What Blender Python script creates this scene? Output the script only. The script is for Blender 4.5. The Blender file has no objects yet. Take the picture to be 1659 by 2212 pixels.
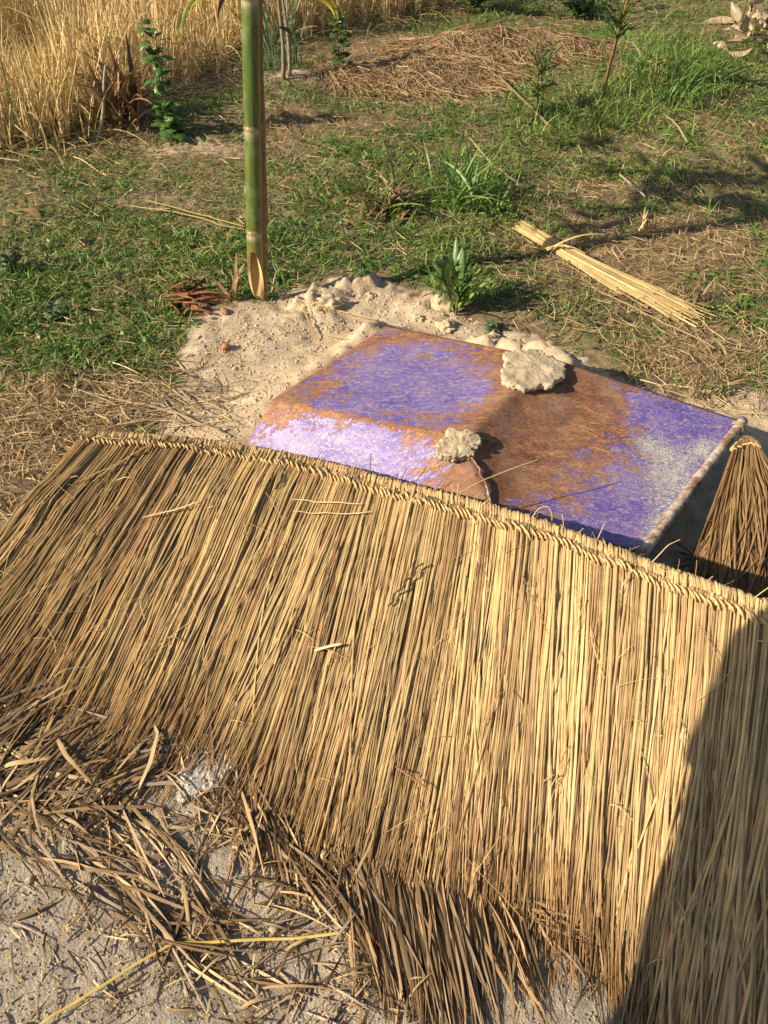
import bpy, bmesh, math, random
import numpy as np
from mathutils import Vector, Matrix

rng = np.random.default_rng(7)
random.seed(7)
R = math.radians
PI = math.pi

# ------------------------------------------------------------------ camera, light, exposure
CAM_H, PITCH, VFOV = 1.55, 42.0, 60.0
SUN_EL, SUN_AZ = 29.0, 19.0          # light travels towards +x, turned SUN_AZ towards +y
sc = bpy.context.scene
cam_d = bpy.data.cameras.new('camera')
cam = bpy.data.objects.new('camera', cam_d)
sc.collection.objects.link(cam)
cam.location = (0, 0, CAM_H)
cam.rotation_euler = (R(90 - PITCH), 0, 0)
cam_d.sensor_fit = 'VERTICAL'
cam_d.angle = R(VFOV)
cam_d.clip_start = 0.02
cam_d.clip_end = 500
sc.camera = cam

world = bpy.data.worlds.new('World')
sc.world = world
world.use_nodes = True
wn = world.node_tree.nodes
wl = world.node_tree.links
sky = wn.new('ShaderNodeTexSky')
sky.sky_type = 'NISHITA'
sky.sun_disc = False
sky.sun_elevation = R(SUN_EL)
sky.sun_rotation = R(270 - SUN_AZ)
sky.air_density = 1.2
sky.dust_density = 1.5
bg = wn['Background']
bg.inputs['Strength'].default_value = 0.062
wl.new(sky.outputs[0], bg.inputs['Color'])

LD = Vector((math.cos(R(SUN_EL)) * math.cos(R(SUN_AZ)), math.cos(R(SUN_EL)) * math.sin(R(SUN_AZ)), -math.sin(R(SUN_EL))))
sun_d = bpy.data.lights.new('sun', 'SUN')
sun_d.energy = 5.0
sun_d.angle = R(0.53)
sun_d.color = (1.0, 0.86, 0.65)
sun = bpy.data.objects.new('sun', sun_d)
sun.rotation_euler = LD.to_track_quat('-Z', 'Y').to_euler()
sun.location = (-20, -8, 14)
sc.collection.objects.link(sun)

sc.view_settings.view_transform = 'Standard'
sc.view_settings.look = 'None'
sc.view_settings.exposure = 0.62
sc.view_settings.gamma = 1.0
sc.view_settings.use_curve_mapping = False
sc.render.engine = 'CYCLES'
sc.cycles.max_bounces = 6
sc.cycles.diffuse_bounces = 3
sc.cycles.transparent_max_bounces = 4

COL = sc.collection

# ------------------------------------------------------------------ noise
def _hash(ix, iy, seed):
    h = (ix.astype(np.int64) * 374761393 + iy.astype(np.int64) * 668265263 + seed * 974711) & 0xFFFFFFFF
    h = ((h ^ (h >> 13)) * 1274126177) & 0xFFFFFFFF
    h = (h ^ (h >> 16)) & 0xFFFFFFFF
    return h / 4294967295.0

def vn(x, y, seed=0):
    x = np.asarray(x, float); y = np.asarray(y, float)
    ix = np.floor(x); iy = np.floor(y)
    fx = x - ix; fy = y - iy
    fx = fx * fx * (3 - 2 * fx); fy = fy * fy * (3 - 2 * fy)
    a = _hash(ix, iy, seed); b = _hash(ix + 1, iy, seed)
    c = _hash(ix, iy + 1, seed); d = _hash(ix + 1, iy + 1, seed)
    return (a * (1 - fx) + b * fx) * (1 - fy) + (c * (1 - fx) + d * fx) * fy * 1.0 - 0.5

def fbm(x, y, sc_, octv=4, seed=0, gain=.5):
    s = 0; a = 1; f = 1 / sc_
    for k in range(octv):
        s = s + a * vn(x * f + 17.3 * k, y * f - 9.1 * k, seed + k)
        a *= gain; f *= 2.03
    return s

def smooth(e0, e1, v):
    t = np.clip((v - e0) / (e1 - e0), 0, 1)
    return t * t * (3 - 2 * t)

# ------------------------------------------------------------------ where a spot of the place lies on the ground
FPX = 1106 / math.tan(R(VFOV / 2))
cP, sP = math.cos(R(PITCH)), math.sin(R(PITCH))
def spot(u, v, z=0.0):
    u = np.asarray(u, float); v = np.asarray(v, float)
    dx = (u - 829.5) / FPX; dv = (1106 - v) / FPX
    ry = cP + sP * dv; rz = -sP + cP * dv
    t = (np.asarray(z) - CAM_H) / rz
    return np.stack([dx * t, ry * t, np.broadcast_to(z, np.shape(t)) * 1.0], -1)

def seg_dist(x, y, a, b):
    ax, ay = a[0], a[1]; bx, by = b[0], b[1]
    vx, vy = bx - ax, by - ay
    t = np.clip(((x - ax) * vx + (y - ay) * vy) / (vx * vx + vy * vy + 1e-9), 0, 1)
    return np.hypot(x - ax - t * vx, y - ay - t * vy), t

def poly_sd(x, y, pts):
    x = np.asarray(x, float); y = np.asarray(y, float)
    d = np.full(x.shape, 1e9); ins = np.zeros(x.shape, bool)
    n = len(pts)
    for i in range(n):
        a = pts[i]; b = pts[(i + 1) % n]
        dd, _ = seg_dist(x, y, a, b)
        d = np.minimum(d, dd)
        c = ((a[1] > y) != (b[1] > y)) & (x < (b[0] - a[0]) * (y - a[1]) / (b[1] - a[1] + 1e-12) + a[0])
        ins ^= c
    return np.where(ins, d, -d)

def gpoly(px):
    return [tuple(spot(u, v)[:2]) for u, v in px]

def blob(x, y, u, v, r, ry=None):
    c = spot(u, v)
    return np.exp(-(((x - c[0]) / r) ** 2 + ((y - c[1]) / (ry or r)) ** 2))

SAND1 = gpoly([(440, 690), (560, 655), (640, 640), (730, 612), (840, 622), (960, 680), (1130, 725), (1300, 790), (1480, 880), (1640, 860), (1720, 930), (1700, 1100), (1300, 1250), (700, 1200), (440, 1050), (330, 960), (350, 880), (420, 830), (400, 760)])
SAND2 = [(-1.6, -.8), (1.8, -.8), (1.8, 1.45), (.6, 1.5), (0, 1.45), (-.45, 1.38), (-.8, 1.2), (-1.25, 1.05), (-1.9, .9)]

# metal tray corners (top plate a b c d, near rim e k h, far rim g l)
TA = Vector(spot(835, 703, .130)); TB = Vector(spot(588, 862, .135)); TC = Vector(spot(1000, 948, .215)); TD = Vector(spot(1197, 775, .220))
TE = Vector(spot(526, 966, .012)); TK = Vector(spot(1062, 1100, .140)); TH = Vector(spot(1383, 1190, .095)); TG = Vector(spot(1598, 908, .135))

def terrain(x, y):
    x = np.asarray(x, float); y = np.asarray(y, float)
    near = smooth(14, 4, y)
    h = fbm(x, y, 1.3, 3, 11) * .05 * smooth(1.6, 3.2, y) + fbm(x, y, .28, 3, 23) * .022
    h = h + fbm(x, y, .06, 3, 31) * .010
    s1 = smooth(-.06, .05, poly_sd(x, y, SAND1))
    h = h + s1 * (fbm(x, y, .10, 4, 41) * .012)
    # sand banked against the far and left side of the tray
    dd, t = seg_dist(x, y, TA + Vector((-.03, .09, 0)), TD + Vector((.05, .13, 0)))
    h = h + np.exp(-(dd / .09) ** 2) * (.05 + .115 * t + fbm(x, y, .05, 5, 51, .62) * .035)
    dd, t = seg_dist(x, y, TA + Vector((-.07, .03, 0)), TB + Vector((-.10, .05, 0)))
    h = h + np.exp(-(dd / .07) ** 2) * (.075 - .06 * t + fbm(x, y, .06, 4, 53) * .02)
    # lumpy heap by the bamboo foot
    for (u, v, r, a) in ((745, 632, .055, .07), (800, 628, .06, .06), (700, 650, .05, .055), (660, 672, .09, .02), (960, 660, .09, .03)):
        h = h + blob(x, y, u, v, r, r * 1.1) * (a * .6 + fbm(x, y, .05, 5, 57, .65) * .055)
    # hay heap mounds, small bund with the sapling, bank on the right
    h = h + blob(x, y, 960, 165, .75, .38) * .04 + blob(x, y, 1100, 120, .8, .4) * .05
    h = h + blob(x, y, 440, 260, .8, .22) * .07 + blob(x, y, 640, 190, .35, .25) * .08
    h = h + blob(x, y, 1450, 200, .6, .9) * .10
    # drop of the rice field behind the bund
    keep = smooth(-.02, .10, x - 9) * 0 + 1
    # flatten under the tray and the near thatch
    m = ((x > TE[0]) & (x < TG[0]))
    inside = smooth(-.02, .04, poly_sd(x, y, [TB[:2], TA[:2], TD[:2], TG[:2], TH[:2], TK[:2]]))
    h = h * (1 - inside) + inside * np.minimum(h, .01)
    # grit in front
    fg = smooth(1.5, 1.2, y)
    h = h * (1 - .35 * fg) + fg * fbm(x, y, .03, 3, 71) * .0040
    return h * smooth(40, 8, np.hypot(x, y))

def gspot(u, v, lift=0.0):
    z = np.zeros(np.shape(u))
    for _ in range(6):
        p = spot(u, v, z)
        z = .5 * z + .5 * terrain(p[..., 0], p[..., 1])
    p = spot(u, v, z)
    p[..., 2] = terrain(p[..., 0], p[..., 1]) + lift
    return p

# ------------------------------------------------------------------ objects
def props(o, label=None, cat=None, group=None, kind=None):
    if label: o['label'] = label
    if cat: o['category'] = cat
    if group: o['group'] = group
    if kind: o['kind'] = kind
    return o

def thing(name, label, cat, loc=(0, 0, 0), group=None):
    o = bpy.data.objects.new(name, None)
    o.empty_display_size = .05
    COL.objects.link(o)
    o.location = loc
    return props(o, label, cat, group)

def link(name, me, mat=None, parent=None):
    o = bpy.data.objects.new(name, me)
    COL.objects.link(o)
    if mat is not None and len(me.materials) == 0: me.materials.append(mat)
    if parent is not None:
        o.parent = parent
        o.matrix_parent_inverse = Matrix.Translation(-parent.location)   # meshes are written in world metres
    return o

def mesh_np(name, V, F, C=None, smooth_=True):
    V = np.asarray(V, np.float32).reshape(-1, 3); F = np.asarray(F, np.int32)
    me = bpy.data.meshes.new(name)
    k = F.shape[1]
    me.vertices.add(len(V)); me.vertices.foreach_set('co', V.ravel())
    me.loops.add(F.size); me.loops.foreach_set('vertex_index', F.ravel())
    me.polygons.add(len(F))
    me.polygons.foreach_set('loop_start', np.arange(0, F.size, k, dtype=np.int32))
    me.polygons.foreach_set('loop_total', np.full(len(F), k, np.int32))
    me.polygons.foreach_set('use_smooth', np.full(len(F), smooth_, bool))
    me.update(calc_edges=True)
    if C is not None:
        a = me.color_attributes.new('Col', 'FLOAT_COLOR', 'POINT')
        C = np.asarray(C, np.float32).reshape(-1, 3)
        a.data.foreach_set('color', np.concatenate([C, np.ones((len(C), 1), np.float32)], 1).ravel())
    me.validate()
    return me

def norm(v):
    return v / (np.linalg.norm(v, axis=-1, keepdims=True) + 1e-12)

def strip_data(P, W, C, roll=None, arch=.25, up=(0, 0, 1)):
    """Bent blades: centre lines P (N,K,3), widths W (N,K), colours C (N,3) or (N,K,3)."""
    N, K, _ = P.shape
    T = np.empty_like(P)
    T[:, 1:-1] = P[:, 2:] - P[:, :-2]; T[:, 0] = P[:, 1] - P[:, 0]; T[:, -1] = P[:, -1] - P[:, -2]
    T = norm(T)
    up = np.asarray(up, float)
    if up.ndim == 1: up = np.broadcast_to(up + np.array([1e-3, 2e-3, 0]), P.shape)
    S = norm(np.cross(T, up)); Nn = norm(np.cross(S, T))
    if roll is not None:
        r = np.asarray(roll)
        if r.ndim == 1: r = np.repeat(r[:, None], K, 1)
        c = np.cos(r)[..., None]; s = np.sin(r)[..., None]
        S, Nn = S * c + Nn * s, Nn * c - S * s
    W = W[..., None]
    if C.ndim == 2: C = np.repeat(C[:, None], K, 1)
    if arch:
        V = np.stack([P - S * W * .5, P + Nn * W * arch, P + S * W * .5], 2); A = 3
    else:
        V = np.stack([P - S * W * .5, P + S * W * .5], 2); A = 2
    CC = np.repeat(C[:, :, None], A, 2)
    i = np.arange(N)[:, None, None] * K * A; k = np.arange(K - 1)[None, :, None] * A; a = np.arange(A - 1)[None, None, :]
    b = i + k + a
    F = np.stack([b, b + 1, b + A + 1, b + A], -1).reshape(-1, 4)
    return V.reshape(-1, 3), F, CC.reshape(-1, 3)

def cat(parts):
    Vs, Fs, Cs = [], [], []; n = 0
    for V, F, C in parts:
        Vs.append(V); Fs.append(F + n); Cs.append(C); n += len(V)
    return np.concatenate(Vs), np.concatenate(Fs), np.concatenate(Cs)

def strips(name, P, W, C, mat, parent=None, roll=None, arch=.25, up=(0, 0, 1)):
    V, F, Cc = strip_data(P, W, C, roll, arch, up)
    return link(name, mesh_np(name, V, F, Cc), mat, parent)

def arcs(base, az, el, curl, L, K, waz=None):
    """Centre lines that start at base in direction az/el and bend down by curl (radians)."""
    N = len(base)
    P = np.empty((N, K, 3)); P[:, 0] = base
    for k in range(1, K):
        f = (k - .5) / (K - 1)
        e = el - curl * f
        a = az if waz is None else az + waz * f
        st = np.stack([np.cos(e) * np.cos(a), np.cos(e) * np.sin(a), np.sin(e)], -1) * (L / (K - 1))[:, None]
        P[:, k] = P[:, k - 1] + st
    return P

def on_ground(P, lift=.003, only_below=True):
    g = terrain(P[..., 0], P[..., 1]) + lift
    P[..., 2] = np.maximum(P[..., 2], g) if only_below else P[..., 2]
    return P

def lens(K, tip=.12, root=.5, peak=.35):
    t = np.linspace(0, 1, K)
    w = np.where(t < peak, root + (1 - root) * np.sin(t / peak * PI / 2), np.cos((t - peak) / (1 - peak) * PI / 2) ** .8)
    return np.maximum(w, tip)

def mixc(a, b, t):
    a = np.asarray(a, float); b = np.asarray(b, float)
    return a + (b - a) * np.asarray(t)[..., None]

def tube_data(P, rad, col, seg=8, cap=True):
    P = np.asarray(P, float); K = len(P); rad = np.broadcast_to(rad, (K,))
    T = np.empty_like(P); T[1:-1] = P[2:] - P[:-2]; T[0] = P[1] - P[0]; T[-1] = P[-1] - P[-2]; T = norm(T)
    ref = np.array([0, 0, 1.]) if abs(T[0, 2]) < .8 else np.array([1., 0, 0])
    S = norm(np.cross(T, ref)); U = np.cross(S, T)
    th = np.linspace(0, 2 * PI, seg, endpoint=False)
    V = P[:, None] + rad[:, None, None] * (np.cos(th)[None, :, None] * S[:, None] + np.sin(th)[None, :, None] * U[:, None])
    idx = np.arange(K * seg).reshape(K, seg)
    F = np.stack([idx[:-1], np.roll(idx, -1, 1)[:-1], np.roll(idx, -1, 1)[1:], idx[1:]], -1).reshape(-1, 4)
    V = V.reshape(-1, 3)
    if cap:
        n = len(V); V = np.concatenate([V, P[:1], P[-1:]])
        j = np.arange(seg); jn = (j + 1) % seg
        c0 = np.stack([np.full(seg, n), jn, j, j], -1); c1 = np.stack([np.full(seg, n + 1), idx[-1][j], idx[-1][jn], idx[-1][jn]], -1)
        F = (F, np.concatenate([c0[:, :3], c1[:, :3]]))
    C = np.broadcast_to(np.asarray(col, float), (len(V), 3)) if np.ndim(col) == 1 else col
    return V, F, C

def tube(name, P, rad, mat, parent=None, seg=8, col=(.5, .5, .5)):
    V, F, C = tube_data(P, rad, col, seg)
    me = bpy.data.meshes.new(name)
    me.from_pydata([tuple(v) for v in V], [], [tuple(int(i) for i in f) for f in F[0]] + [tuple(int(i) for i in f) for f in F[1]])
    for p in me.polygons: p.use_smooth = True
    a = me.color_attributes.new('Col', 'FLOAT_COLOR', 'POINT')
    a.data.foreach_set('color', np.concatenate([np.asarray(C, np.float32), np.ones((len(V), 1), np.float32)], 1).ravel())
    return link(name, me, mat, parent)

# ------------------------------------------------------------------ materials
def material(name):
    m = bpy.data.materials.new(name); m.use_nodes = True
    nt = m.node_tree
    return m, nt.nodes, nt.links, nt.nodes['Principled BSDF']

def N(nodes, t, **kw):
    n = nodes.new(t)
    for k, v in kw.items():
        if k in n.inputs: n.inputs[k].default_value = v
        else: setattr(n, k, v)
    return n

def ramp(nodes, stops, interp='LINEAR'):
    r = nodes.new('ShaderNodeValToRGB'); cr = r.color_ramp; cr.interpolation = interp
    while len(cr.elements) < len(stops): cr.elements.new(.5)
    for e, (p, c) in zip(cr.elements, stops):
        e.position = p; e.color = (*c, 1) if len(c) == 3 else c
    return r

def mix(nodes, links, fac, a, b, blend='MIX'):
    m = nodes.new('ShaderNodeMix'); m.data_type = 'RGBA'; m.blend_type = blend
    for s, v in ((m.inputs[0], fac), (m.inputs[6], a), (m.inputs[7], b)):
        if hasattr(v, 'type') and hasattr(v, 'is_linked'): links.new(v, s)
        elif isinstance(v, (int, float)): s.default_value = v
        else: s.default_value = (*v, 1) if len(v) == 3 else v
    return m.outputs[2]

def math_(nodes, links, op, a, b=0., c=0., clamp=False):
    m = nodes.new('ShaderNodeMath'); m.operation = op; m.use_clamp = clamp
    for s, v in zip(m.inputs, (a, b, c)):
        if hasattr(v, 'is_linked'): links.new(v, s)
        else: s.default_value = v
    return m.outputs[0]

def blade_mat(name, rough=.55, transl=0., spec=.35, var=.35, scale=60, bump=.15):
    m, n, l, b = material(name)
    at = N(n, 'ShaderNodeVertexColor', layer_name='Col')
    tc = n.new('ShaderNodeTexCoord')
    no = N(n, 'ShaderNodeTexNoise', Scale=scale, Detail=3.)
    l.new(tc.outputs['Object'], no.inputs['Vector'])
    rp = ramp(n, [(.25, (1 - var,) * 3), (.75, (1 + var * .6,) * 3)])
    l.new(no.outputs[0], rp.inputs[0])
    c = mix(n, l, 1., at.outputs[0], rp.outputs[0], 'MULTIPLY')
    l.new(c, b.inputs['Base Color'])
    b.inputs['Roughness'].default_value = rough
    b.inputs['Specular IOR Level'].default_value = spec
    if bump:
        n2 = N(n, 'ShaderNodeTexNoise', Scale=scale * 9, Detail=2.)
        l.new(tc.outputs['Object'], n2.inputs['Vector'])
        bp = N(n, 'ShaderNodeBump', Strength=bump, Distance=.002)
        l.new(n2.outputs[0], bp.inputs['Height']); l.new(bp.outputs[0], b.inputs['Normal'])
    if transl:
        tr = n.new('ShaderNodeBsdfTranslucent'); l.new(c, tr.inputs['Color'])
        ms = n.new('ShaderNodeMixShader'); ms.inputs[0].default_value = transl
        l.new(b.outputs[0], ms.inputs[1]); l.new(tr.outputs[0], ms.inputs[2])
        l.new(ms.outputs[0], n['Material Output'].inputs[0])
    return m

M_reed = blade_mat('dry_reed', .5, 0, .35, .2, 30, .2)
M_grass = blade_mat('grass_blade', .5, .25, .3, .3, 40, 0)
M_dry = blade_mat('dry_blade', .6, .12, .25, .3, 40, 0)
M_leaf = blade_mat('leaf', .38, .25, .5, .25, 50, .15)
M_wood = blade_mat('rough_wood', .8, 0, .2, .45, 70, .6)
M_stone = blade_mat('stone', .85, 0, .2, .25, 120, .5)

def earth_mat(name, c1, c2, c3, sc_=18., bump=.6, fine=260.):
    m, n, l, b = material(name)
    tc = n.new('ShaderNodeTexCoord')
    a = N(n, 'ShaderNodeTexNoise', Scale=sc_, Detail=8., Roughness=.65); l.new(tc.outputs['Object'], a.inputs['Vector'])
    r = ramp(n, [(.3, c1), (.52, c2), (.72, c3)]); l.new(a.outputs[0], r.inputs[0])
    f = N(n, 'ShaderNodeTexNoise', Scale=fine, Detail=5., Roughness=.7); l.new(tc.outputs['Object'], f.inputs['Vector'])
    rf = ramp(n, [(.3, (.72, .72, .72)), (.7, (1.18, 1.16, 1.12))]); l.new(f.outputs[0], rf.inputs[0])
    l.new(mix(n, l, 1., r.outputs[0], rf.outputs[0], 'MULTIPLY'), b.inputs['Base Color'])
    b.inputs['Roughness'].default_value = .92; b.inputs['Specular IOR Level'].default_value = .15
    bp = N(n, 'ShaderNodeBump', Strength=bump, Distance=.006)
    hh = math_(n, l, 'ADD', math_(n, l, 'MULTIPLY', f.outputs[0], .5), a.outputs[0])
    l.new(hh, bp.inputs['Height']); l.new(bp.outputs[0], b.inputs['Normal'])
    return m
M_mud = earth_mat('dried_mud', (.46, .355, .225), (.61, .49, .33), (.72, .60, .43), 30, .8)
M_ash = earth_mat('white_ash', (.36, .32, .27), (.60, .57, .52), (.78, .76, .72), 45, .9, 160)
M_crumb = earth_mat('soil_crumb', (.30, .24, .165), (.46, .37, .27), (.60, .51, .39), 60, .5)

def ground_mat():
    m, n, l, b = material('ground')
    tc = n.new('ShaderNodeTexCoord'); O = tc.outputs['Object']
    at = N(n, 'ShaderNodeVertexColor', layer_name='Col')
    sep = n.new('ShaderNodeSeparateColor'); l.new(at.outputs[0], sep.inputs[0])
    big = N(n, 'ShaderNodeTexNoise', Scale=3.5, Detail=6., Roughness=.6); l.new(O, big.inputs['Vector'])
    mid = N(n, 'ShaderNodeTexNoise', Scale=26., Detail=8., Roughness=.68); l.new(O, mid.inputs['Vector'])
    fin = N(n, 'ShaderNodeTexNoise', Scale=330., Detail=4., Roughness=.75); l.new(O, fin.inputs['Vector'])
    vor = N(n, 'ShaderNodeTexVoronoi', Scale=190.); l.new(O, vor.inputs['Vector'])
    soil = ramp(n, [(.3, (.12, .088, .05)), (.5, (.22, .165, .095)), (.7, (.34, .265, .16))]); l.new(mid.outputs[0], soil.inputs[0])
    sand = ramp(n, [(.28, (.42, .31, .205)), (.5, (.57, .445, .305)), (.72, (.68, .565, .42))]); l.new(mid.outputs[0], sand.inputs[0])
    grey = ramp(n, [(.26, (.21, .17, .13)), (.45, (.36, .30, .23)), (.62, (.49, .42, .335)), (.75, (.62, .55, .46))]); l.new(mid.outputs[0], grey.inputs[0])
    pale = ramp(n, [(.45, (1, 1, 1)), (.7, (1.28, 1.28, 1.3))]); l.new(big.outputs[0], pale.inputs[0])
    gr = mix(n, l, 1., grey.outputs[0], pale.outputs[0], 'MULTIPLY')
    edge = math_(n, l, 'MULTIPLY_ADD', mid.outputs[0], 1.1, -.55)
    ms = math_(n, l, 'ADD', sep.outputs[0], edge); ms = math_(n, l, 'MULTIPLY_ADD', ms, 3., -1., True)
    mg = math_(n, l, 'ADD', sep.outputs[1], edge); mg = math_(n, l, 'MULTIPLY_ADD', mg, 3., -1., True)
    c = mix(n, l, ms, soil.outputs[0], sand.outputs[0])
    c = mix(n, l, mg, c, gr)
    speck = ramp(n, [(.25, (.62, .6, .58)), (.5, (1, 1, 1)), (.75, (1.25, 1.24, 1.2))]); l.new(fin.outputs[0], speck.inputs[0])
    c = mix(n, l, .9, c, speck.outputs[0], 'MULTIPLY')
    l.new(c, b.inputs['Base Color'])
    b.inputs['Roughness'].default_value = .95; b.inputs['Specular IOR Level'].default_value = .1
    hh = math_(n, l, 'ADD', math_(n, l, 'MULTIPLY', fin.outputs[0], .35), mid.outputs[0])
    hh = math_(n, l, 'SUBTRACT', hh, math_(n, l, 'MULTIPLY', vor.outputs[0], .25))
    bp = N(n, 'ShaderNodeBump', Strength=.75, Distance=.008); l.new(hh, bp.inputs['Height']); l.new(bp.outputs[0], b.inputs['Normal'])
    return m
M_ground = ground_mat()

# ------------------------------------------------------------------ ground sheet
def axis(lo, hi, pieces):
    out = [lo]
    while out[-1] < hi:
        x = out[-1]
        st = next(s for (a, s) in pieces if x < a)
        out.append(x + st)
    return np.array(out)
xs = axis(-120, 120, [(-30, 10), (-8, 1.2), (-4, .2), (-1.7, .04), (1.7, .0125), (4.2, .04), (8, .3), (30, 1.5), (1e9, 10)])
ys = axis(-60, 160, [(-8, 8), (-1, .6), (.3, .06), (2.9, .0125), (4.5, .022), (8, .04), (14, .25), (30, 2), (1e9, 12)])
X, Y = np.meshgrid(xs, ys)
Z = terrain(X, Y)
nx, ny = len(xs), len(ys)
idx = np.arange(nx * ny).reshape(ny, nx)
F = np.stack([idx[:-1, :-1], idx[:-1, 1:], idx[1:, 1:], idx[1:, :-1]], -1).reshape(-1, 4)
m_sand = smooth(-.10, .06, poly_sd(X, Y, SAND1) + fbm(X, Y, .12, 4, 91) * .10)
for (u, v, r, ry, a) in ((1620, 880, .3, .12, .8), (620, 190, .3, .15, .7), (430, 320, .5, .12, .55), (330, 430, .45, .18, .35), (470, 1000, .4, .1, .6)):
    m_sand = np.maximum(m_sand, a * blob(X, Y, u, v, r, ry))
m_grey = smooth(-.10, .10, poly_sd(X, Y, SAND2) + fbm(X, Y, .12, 4, 92) * .10)
C = np.stack([m_sand, m_grey, np.zeros_like(X)], -1)
props(link('ground', mesh_np('ground', np.stack([X, Y, Z], -1), F, C), M_ground), 'sandy earth ground under the grass, litter and thatch', kind='structure')

# ------------------------------------------------------------------ thatch panels
STRAW = np.array([.62, .42, .165]); STRAW_L = np.array([.70, .50, .225]); BROWN = np.array([.36, .22, .105]); DARK = np.array([.17, .105, .055])
OLIVE = np.array([.40, .31, .14])

def curve_interp(P, s):
    P = np.asarray(P, float); n = len(P)
    d = np.r_[0, np.cumsum(np.linalg.norm(np.diff(P, axis=0), axis=1))]; d /= d[-1]
    # smooth cubic through the table
    m = np.gradient(P, d, axis=0)
    s = np.clip(s, 0, 1)
    k = np.clip(np.searchsorted(d, s, 'right') - 1, 0, n - 2)
    h = (d[k + 1] - d[k]); t = ((s - d[k]) / h)[..., None]; h = h[..., None]
    return (2 * t**3 - 3 * t**2 + 1) * P[k] + (t**3 - 2 * t**2 + t) * h * m[k] + (-2 * t**3 + 3 * t**2) * P[k + 1] + (t**3 - t**2) * h * m[k + 1]

class Thatch:
    def __init__(self, ridge, tips, seed, thick=.035):
        self.r = np.array(ridge); self.t = np.array(tips); self.seed = seed; self.thick = thick
        d = np.r_[0, np.cumsum(np.linalg.norm(np.diff(self.r, axis=0), axis=1))]
        self.tone = np.ones(3)
        self.len = d[-1]; self.knots = d / d[-1]
    def tip(self, s):
        return np.stack([np.interp(s, self.knots, self.t[:, i]) for i in range(3)], -1)
    def pos(self, s, q, lift):
        """Point on the panel: s along the ridge, q down the reeds, lift above the lowest layer."""
        r = curve_interp(self.r, s); t = self.tip(s)
        p = r + (t - r) * q[..., None]
        z0 = terrain(p[..., 0], p[..., 1])
        zz = r[..., 2] - terrain(r[..., 0], r[..., 1])
        fall = np.clip(1 - q, 0, 1) ** 1.15
        th = self.thick * np.clip(1.15 - q, 0, 1) ** .5 * np.clip(.25 + q * 3, 0, 1)
        lump = fbm(s * self.len, q * .7, .16, 3, self.seed) * .022 * smooth(0, .3, q)
        p[..., 2] = z0 + np.maximum(zz * fall + th * .6 + lump * np.clip(1.2 - q, 0, 1), .003) + lift
        return p

def reed_lines(T, n, q1m, q1s, layer, K=12, wander=.012, seed=0, s0=0., s1=1., q0=0.):
    g = np.random.default_rng(seed)
    s = g.uniform(s0, s1, n)
    q1 = g.normal(q1m, q1s, n)
    q0a = np.full(n, q0) if np.isscalar(q0) else q0
    qq = q0a[:, None] + (q1 - q0a)[:, None] * np.linspace(0, 1, K)[None]
    qn = np.clip(qq, 0, 1.5)
    off = g.normal(0, wander, n)[:, None] * qn ** 1.6
    off = off + g.normal(0, wander * .25, n)[:, None] * np.sin(qn * g.uniform(3, 7, n)[:, None] + g.uniform(0, 6, n)[:, None]) * qn
    clump = fbm(s * T.len * 1.0, s * 0 + 3.3, .05, 2, T.seed + 5)[:, None] * .030 * qn ** 1.4 + fbm(s * T.len, s * 0 + 7.7, .22, 2, T.seed + 9)[:, None] * .06 * qn ** 1.5
    ss = s[:, None] + (off + clump) / T.len
    lift = layer * (1.0 - .35 * qn) + g.normal(0, .0026, n)[:, None] + g.uniform(-.005, .006, n)[:, None] * qn + fbm(s * T.len, s * 0 + 1.1, .018, 2, T.seed + 13)[:, None] * .007 * np.clip(qn * 4, 0, 1)
    P = T.pos(ss, qq, lift)
    return s, qn, P

def reed_cols(s, qn, g, bright, leftbrown=.0, q_tip=.9):
    n = len(s)
    t = g.beta(2.2, 2.2, n)
    c = mixc(BROWN * 1.15, STRAW_L, np.clip(t * 1.15 * bright, 0, 1.1))
    pick = g.random(n)
    c = np.where((pick < .11)[:, None], mixc(DARK, BROWN, g.random(n)), c)
    c = np.where((pick > .90)[:, None], mixc(OLIVE, STRAW, g.random(n)), c)
    c = np.where(((pick > .86) & (pick < .89))[:, None], np.array([.52, .27, .12]), c)
    lb = (1 - smooth(0, .45, s)) * leftbrown
    c = mixc(c, c * np.array([.66, .61, .54]), lb)
    c = c * (1 + .35 * fbm(s * 40, s * 0, 1.5, 2, 8))[:, None]
    tip = smooth(q_tip - .28, q_tip + .12, qn + fbm(s * 30, s * 0, 1.0, 2, 3)[:, None] * .15)
    cc = c[:, None] * (1 - .0 * qn[..., None])
    return mixc(cc, c[:, None] * np.array([.52, .41, .33]), tip * .9)

def splay_reeds(T, th, g):
    # looser reeds that lean across the right part of the panel
    n = 300; K = 12
    s = g.uniform(.84, 1.0, n); q0 = g.uniform(.30, .8, n); q1 = np.minimum(q0 + g.uniform(.45, .95, n), g.uniform(1.0, 1.32, n))
    t = np.linspace(0, 1, K)[None]
    qq = q0[:, None] + (q1 - q0)[:, None] * t
    ds = g.normal(-.06, .065, n)[:, None] / T.len * ((qq - q0[:, None]) / .8) ** 1.15
    P = T.pos(s[:, None] + ds, qq, .004 + g.uniform(.002, .022, n)[:, None] * np.sin(PI * np.clip(t * .85 + .1, 0, 1)))
    w = g.uniform(.003, .0065, n)[:, None] * lens(K, .2, .8, .3)[None]
    props(strips('splayed_reed', P, w, reed_cols(s, qq, g, .9, 0, 1.2), M_reed, th, g.normal(0, .4, n), .3), kind='stuff')

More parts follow.
